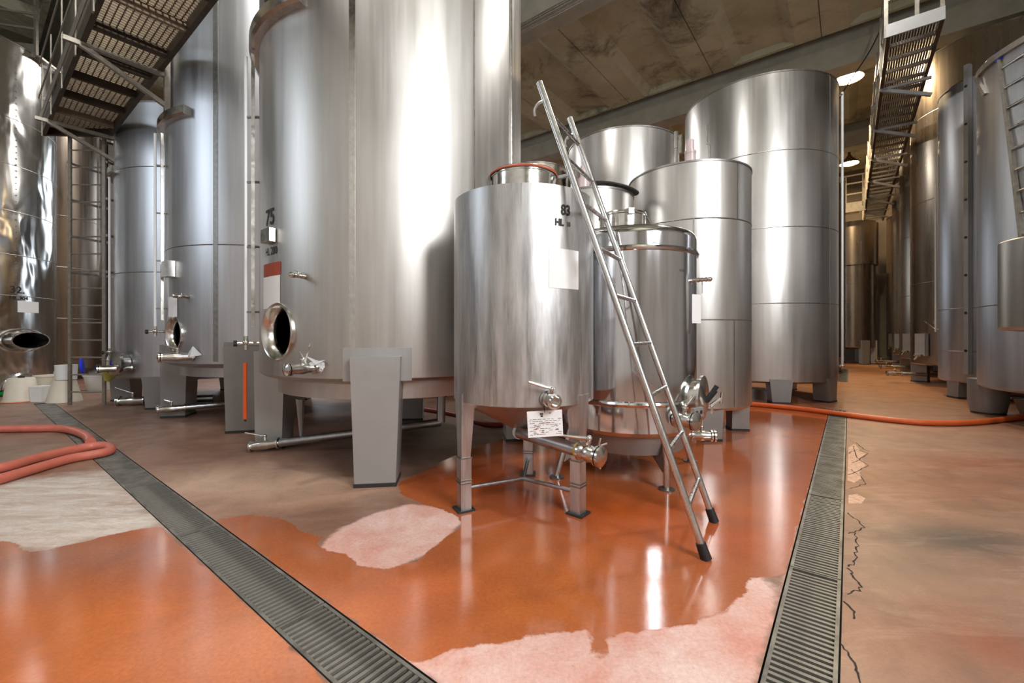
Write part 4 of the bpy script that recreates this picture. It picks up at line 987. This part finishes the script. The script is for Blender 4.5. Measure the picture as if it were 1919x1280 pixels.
mb = MB(); mb.bar(LP(PL-.04, TA, ZC+.26), LP(PL-.04, TBL, ZC+.26), .008, .14); mb.build('kick_plate', M_GALV, cw_, smooth=False)

c2 = thing('catwalk', 'long steel catwalk high above the right aisle', 'catwalk', PT(14, -.8, 5.9))
O = -PT(14, -.8, 5.9); ZC = 5.9
def LQ(p, n, z): return PT(p, -n, z) + O
NL, NR, PA, PB = .49, 1.10, 9.06, 23.6
for n_ in (NL, NR):
    mb = MB(); mb.bar(LQ(PA, n_, ZC+.09), LQ(PB, n_, ZC+.09), .05, .18); mb.build('stringer', M_STR, c2, smooth=False)
mb = MB(); mb.bar(LQ(PA, NL-.03, ZC+.1), LQ(PA, NR+.03, ZC+.1), .03, .2); mb.build('end_plate', M_LEG, c2, smooth=False)
for p in np.arange(PA+.45, PB, .45):
    mb = MB(); mb.bar(LQ(p, NL, ZC+.07), LQ(p, NR, ZC+.07), .05, .05); mb.build('cross_beam', M_GALV, c2, smooth=False)
mb = MB(); 
for n_ in np.arange(NL+.03, NR, .035): mb.bar(LQ(PA, n_, ZC+.14), LQ(PB, n_, ZC+.14), .02, .02)
g = mb.build('grating', M_STR, c2, smooth=False); g['kind'] = 'stuff'
for p in np.arange(10.9, 23, 2.1):
    mb = MB(); mb.bar(LQ(p, NL-.04, ZC-.02), LQ(p, NR+.08, ZC-.02), .05, .05); mb.bar(LQ(p, NL, ZC-.02), LQ(p, NR+.08, ZC-.34), .05, .06); mb.build('bracket', M_GREY, c2, smooth=False)
for p in np.arange(PA, PB, 1.3):
    mb = MB(); mb.bar(LQ(p, NL-.03, ZC), LQ(p, NL-.03, ZC+1.1), .05, .02, U); mb.build('rail_post', M_GALV, c2, smooth=False)
for z in (1.1, .6): 
    mb = MB(); mb.bar(LQ(PA, NL-.03, ZC+z), LQ(PB, NL-.03, ZC+z), .012, .05); mb.build('hand_rail', M_GALV, c2, smooth=False)
    mb = MB(); mb.bar(LQ(PA, NL-.03, ZC+z), LQ(PA, NR, ZC+z), .012, .05); mb.build('hand_rail', M_GALV, c2, smooth=False)
for n_ in (NR, .82):
    mb = MB(); mb.bar(LQ(PA, n_, ZC), LQ(PA, n_, ZC+1.1), .05, .02, U); mb.build('rail_post', M_GALV, c2, smooth=False)

c3 = thing('catwalk', 'short crossing catwalk with a lit railing at the end of the aisle', 'catwalk', PT(22.0, .3, 5.9))
O = -PT(22.0, .3, 5.9)
mb = MB(); mb.cbox((0, 0, 0), 1.2, .8, .1, frame(PT(21.2, .3, 5.95) + O, (0, 0, 1), V)); mb.bar(PT(20.8, -.49, 6.0) + O, PT(20.8, 1.2, 6.0) + O, .04, .36); mb.build('deck', M_GALV, c3, smooth=False)
for z in (6.5, 6.9, 7.2):
    mb = MB(); mb.bar(PT(20.8, -.45, z) + O, PT(20.8, 1.2, z) + O, .03, .05); mb.build('hand_rail', M_GALV, c3, smooth=False)
for t in (-.4, .1, .6, 1.1):
    mb = MB(); mb.bar(PT(20.8, t, 6.0) + O, PT(20.8, t, 7.2) + O, .04, .04, U); mb.build('rail_post', M_GALV, c3, smooth=False)
c4_ = thing('catwalk', 'dim catwalk edge above the crumpled tank in the upper left corner', 'catwalk', (-10.4, 8.6, 6.95))
mb = MB(); A_ = Vector((-2.2, -.55, 0)); B_ = Vector((.72, .18, 0)); mb.bar(A_, B_, .03, .26); mb.bar(A_ + Vector((0, .3, -.1)), B_ + Vector((0, .3, -.1)), .6, .04); mb.build('kick_plate', M_GALV, c4_, smooth=False)
for q in (B_, A_.lerp(B_, .5), A_):
    mb = MB(); mb.bar(q + Vector((0, 0, -.12)), q + Vector((0, 0, 1.1)), .05, .05, (0, 1, 0)); mb.build('rail_post', M_GALV, c4_, smooth=False)
for z in (.45, .75, 1.05):
    mb = MB(); mb.bar(A_ + Vector((0, 0, z)), B_ + Vector((0, 0, z)), .03, .04); mb.build('hand_rail', M_GALV, c4_, smooth=False)

# ladder on the right tank
l2 = thing('tank_ladder', 'grey ladder propped on the right edge tank above the vat', 'ladder', (6.33, 5.12, 0))
tp = Vector((6.52-6.33, 5.77-5.12, 4.90)); sd = Vector((-.2, -.98, 0)).normalized()*.45
for s in (0, 1):
    mb = MB(); mb.bar(sd*s, sd*s + tp, .05, .035, tdir(0)); rl = mb.build('rail', M_GALV, l2, smooth=False)
    mb = MB(); mb.bar(sd*s + tp*.992, sd*s + tp*1.015, .075, .05); mb.build('end_cap', M_BLUE, rl, smooth=False)
for k in range(17):
    s = (k + .6)/17.2; mb = MB(); mb.tube([tp*s, tp*s + sd], .016, 8); mb.build('rung', M_LAD, l2)

# ------------------------------------------------------------------ hoses
def hose(name, label, pts, r, mat, cat='hose', n=10, seg=12, group=None):
    mb = MB(); mb.tube(smooth_path(pts, n), r, seg); o_ = mb.build(name, mat, ang=60); return tag(o_, label, cat, group)
def gz(px, py, z): return G(px, py, z)
hr_ = .042
hose('water_hose', 'pink red hose lying in a tight U beside the left drain', [gz(-120, 895, hr_), gz(0, 877, hr_), gz(70, 858, hr_), gz(130, 844, hr_), gz(175, 836, hr_), gz(200, 836, hr_), gz(208, 842, hr_), gz(196, 848, hr_), gz(130, 860, hr_), gz(60, 880, hr_), gz(0, 898, hr_), gz(-120, 935, hr_)], hr_, M_HOSE)
hose('water_hose', 'pink red hose curving behind the tight U of hose at left', [gz(-150, 806, .045), gz(0, 804, .045), gz(60, 803, .045), gz(110, 803, .045), gz(140, 808, .045), gz(162, 817, .045), gz(170, 828, .05)], .044, M_HOSE)
hose('water_hose', 'long orange hose sagging across the floor at the right', [gz(1330, 752, .037), gz(1405, 757, .037), gz(1500, 766, .037), gz(1600, 779, .037), gz(1700, 790, .037), gz(1765, 793, .037), gz(1830, 791, .037), gz(1919, 782, .037), gz(2050, 770, .037)], .037, M_HOSEO)
hose('water_hose', 'dark red hose coiled in the gloom behind the tank numbered 83', [gz(760, 762, .03), gz(850, 776, .03), gz(900, 792, .03), gz(940, 796, .03), gz(1000, 786, .03)], .035, M_HOSER)
hose('water_hose', 'green hose by the inverted bucket at the left edge', [gz(-120, 737, .05), gz(-20, 738, .05), gz(20, 738, .05), gz(40, 736, .05)], .05, M_GREEN)
hose('water_hose', 'second green hose lying behind the green one at left', [gz(-120, 732, .05), gz(-20, 733, .05), gz(30, 733, .05)], .045, M_GREEN)

# ------------------------------------------------------------------ buckets
def bucket(px, py, rb, rt, h, mat, label, name='bucket', handle=False):
    o_ = thing(name, label, 'bucket', G(px, py))
    mb = MB(); mb.lathe(I4, [(1e-4, 0), (rb, 0), (rt, h-.02), (rt+.015, h-.02), (rt+.015, h), (rt-.01, h), (rb-.01, .012), (1e-4, .012)], 36); mb.build('body', mat, o_)
    if handle:
        mb = MB(); mb.tube([(rt*math.cos(R(x)), .02, h - .05 + .12*math.sin(R(x))) for x in range(0, 181, 15)], .008, 6); mb.build('handle', M_GALV, o_)
    return o_
bk = thing('bucket', 'upturned cream plastic bucket in front of the crumpled tank', 'bucket', G(40, 752))
mb = MB(); mb.lathe(I4, [(.225, 0), (.235, 0), (.235, .03), (.225, .035), (.175, .40), (.16, .42), (1e-4, .42)], 36); mb.build('body', M_BUCK, bk)
mb = MB(); mb.lathe(I4, [(.237, 0), (.241, .004), (.237, .012)], 36); mb.build('rim', M_ORANGE, bk)
mb = MB(); mb.cbox((-.0, -.0, .435), .07, .05, .03); mb.build('bung', M_DARK, bk, smooth=False)
bx = thing('plastic_tub', 'small white square tub beside the upturned bucket', 'tub', G(79, 752))
mb = MB(); q4 = lambda s, z: [Vector((-s, -s, z)), Vector((s, -s, z)), Vector((s, s, z)), Vector((-s, s, z))]
mb.hexa(q4(.10, 0), q4(.112, .25)); mb.build('body', M_BUCKW, bx, smooth=False)
mb = MB(); mb.hexa(q4(.115, .25), q4(.115, .275)); mb.build('lid', M_BUCKW, bx, smooth=False)
jg = thing('plastic_funnel_jug', 'white plastic jug stacked on an upturned tub behind the fixed ladder', 'jug', G(121, 752))
mb = MB(); mb.lathe(I4, [(.23, 0), (.24, 0), (.15, .38), (1e-4, .39)], 32); mb.build('base_tub', M_BUCK, jg)
mb = MB(); mb.lathe(Matrix.Translation((.03, 0, .39)), [(1e-4, 0), (.14, 0), (.15, .26), (.14, .26), (.13, .02), (1e-4, .02)], 32); mb.build('jug_body', M_BUCKW, jg)
mb = MB(); mb.tube([(-.1, 0, .58), (-.16, 0, .57), (-.18, 0, .5), (-.16, 0, .44), (-.1, 0, .42)], .014, 8); mb.build('handle', M_BUCKW, jg)
bucket(99, 741, .22, .26, .40, M_BUCK, 'cream plastic tub standing between the white tub and the jug', 'plastic_tub')
bucket(186, 731, .19, .25, .33, M_BUCKW, 'pale plastic bucket under the blue valve wheel', 'bucket', True)
lb = thing('plastic_funnel', 'yellowish plastic scoop hanging under the blue valve wheel', 'funnel', AT(206, 702, 7.2))
mb = MB(); mb.lathe(frame((0, 0, 0), (.6, -.2, .9)), [(.03, -.12), (.04, -.12), (.12, .06), (.125, .1), (.115, .1), (.03, -.1)], 20); mb.build('cone', M_LIME, lb)
mb = MB(); mb.tube([(0, 0, .02), (.05, .02, .16)], .01, 6); mb.build('hanger', M_LIME, lb)

gb = thing('metal_trough', 'low grey metal trough under the right edge tank', 'trough', (8.0, 6.35, 0))
mb = MB(); mb.hexa([Vector(q) for q in ((-.3, -.2, 0), (.4, -.2, 0), (.4, .2, 0), (-.3, .2, 0))], [Vector(q) for q in ((-.36, -.24, .22), (.46, -.24, .22), (.46, .24, .22), (-.36, .24, .22))]); mb.build('body', M_LEGD, gb, smooth=False)
mb = MB(); mb.bar((-.37, -.25, .22), (.47, -.25, .22), .02, .03); mb.bar((-.37, .25, .22), (.47, .25, .22), .02, .03); mb.build('rim', M_LEGD, gb, smooth=False)

# ------------------------------------------------------------------ drain gratings
ORD = ['first', 'second', 'third', 'fourth', 'fifth', 'sixth', 'seventh', 'eighth', 'ninth', 'tenth', 'eleventh', 'twelfth']
slat_me = {}
def grate(label, pc, along, across, L, wd, individual, pitch=.032, dirty=True):
    """pc: centre; bars run across, frame bars along"""
    r = thing('drain_grate', label, 'grate', pc)
    gap = .004; mb = MB(); h = .03
    for s in (-1, 1):
        mb = MB(); c_ = across*(s*(wd/2-.011)); mb.bar(c_ - along*(L/2-gap) + Vector((0,0,-h/2-.001)), c_ + along*(L/2-gap) + Vector((0,0,-h/2-.001)), .014, h); mb.build('side_bar', M_CAST, r, smooth=False)
    for s in (-1, 1):
        mb = MB(); c_ = along*(s*(L/2-gap-.006)); mb.bar(c_ - across*(wd/2-.018) + Vector((0,0,-h/2-.001)), c_ + across*(wd/2-.018) + Vector((0,0,-h/2-.001)), .010, h); mb.build('end_bar', M_CAST, r, smooth=False)
    n = int((L - .05)/pitch); a0_ = -(n-1)/2*pitch
    one = MB(); one.bar(across*-(wd/2-.018) + Vector((0,0,-.016)), across*(wd/2-.018) + Vector((0,0,-.016)), .015, .026)
    if individual:
        key = (round(along.x, 3), wd)
        for k in range(n):
            if key not in slat_me: slat_me[key] = one.build('slat', M_CAST, r, smooth=False).data; o_ = r.children[-1] if False else [c for c in r.children if c.name.startswith('slat')][0]
            else:
                o_ = D.objects.new('slat', slat_me[key]); COL.objects.link(o_); o_.parent = r
            o_.location = along*(a0_ + k*pitch) + Vector((0, 0, random.uniform(-.0015, .0005)))
    else:
        mb = MB()
        for k in range(n):
            c_ = along*(a0_ + k*pitch); mb.bar(c_ + across*-(wd/2-.018) + Vector((0,0,-.016)), c_ + across*(wd/2-.018) + Vector((0,0,-.016)), .015, .026)
        o_ = mb.build('slats', M_CAST, r, smooth=False); o_['kind'] = 'stuff'
    return r
SL = 1.3; k = 0; t = LD_T[0]
while t + .2 < LD_T[1]:
    L = min(SL, LD_T[1]-t)
    grate('metal grate in the left drain, %s from the front' % ORD[k], PT((LD[0]+LD[1])/2, t + L/2), V, U, L, LD[1]-LD[0]-.006, k < 3); t += L; k += 1
p = RD_P[0]; k = 0
while p + .2 < RD_P[1]:
    L = min(SL, RD_P[1]-p)
    grate('metal grate in the right drain, %s from the front' % ORD[k], PT(p + L/2, (RD[0]+RD[1])/2), U, V, L, RD[1]-RD[0]-.006, k < 2); p += L; k += 1
grate('narrow grate of the short cross drain under the orange hose', PT((CD_P[0]+CD_P[1])/2, (CD_T[0]+CD_T[1])/2), V, U, CD_T[1]-CD_T[0], CD_P[1]-CD_P[0]-.006, False, .05)
p = FD_P[0]; k = 0
while p + .2 < FD_P[1]:
    L = min(1.25, FD_P[1]-p); grate('metal grate far down the right aisle, %s from the hose' % ORD[k], PT(p + L/2, (RD[0]+RD[1])/2), U, V, L, RD[1]-RD[0]-.006, False, .05); p += L; k += 1

# cable hanging across the aisle lamps
mb = MB(); mb.tube(smooth_path([PT(13.6, .45, 6.6), PT(13.4, .1, 7.2), PT(13.2, -.4, 7.9), PT(13.0, -.7, 8.55)], 6), .015, 6); tag(mb.build('hanging_cable', M_BLACK), 'dark cable slanting up beside the aisle lamp', 'cable')
# pipes under the ceiling beam
for i, (dz, lab) in enumerate(((7.75, 'upper of the two thin pipes under the near ceiling beam'), (7.62, 'lower of the two thin pipes under the near ceiling beam'))):
    mb = MB(); mb.tube([PT(7.35, -3, dz), PT(7.35, 9, dz)], .035, 10); tag(mb.build('ceiling_pipe', M_GALV), lab, 'pipe')
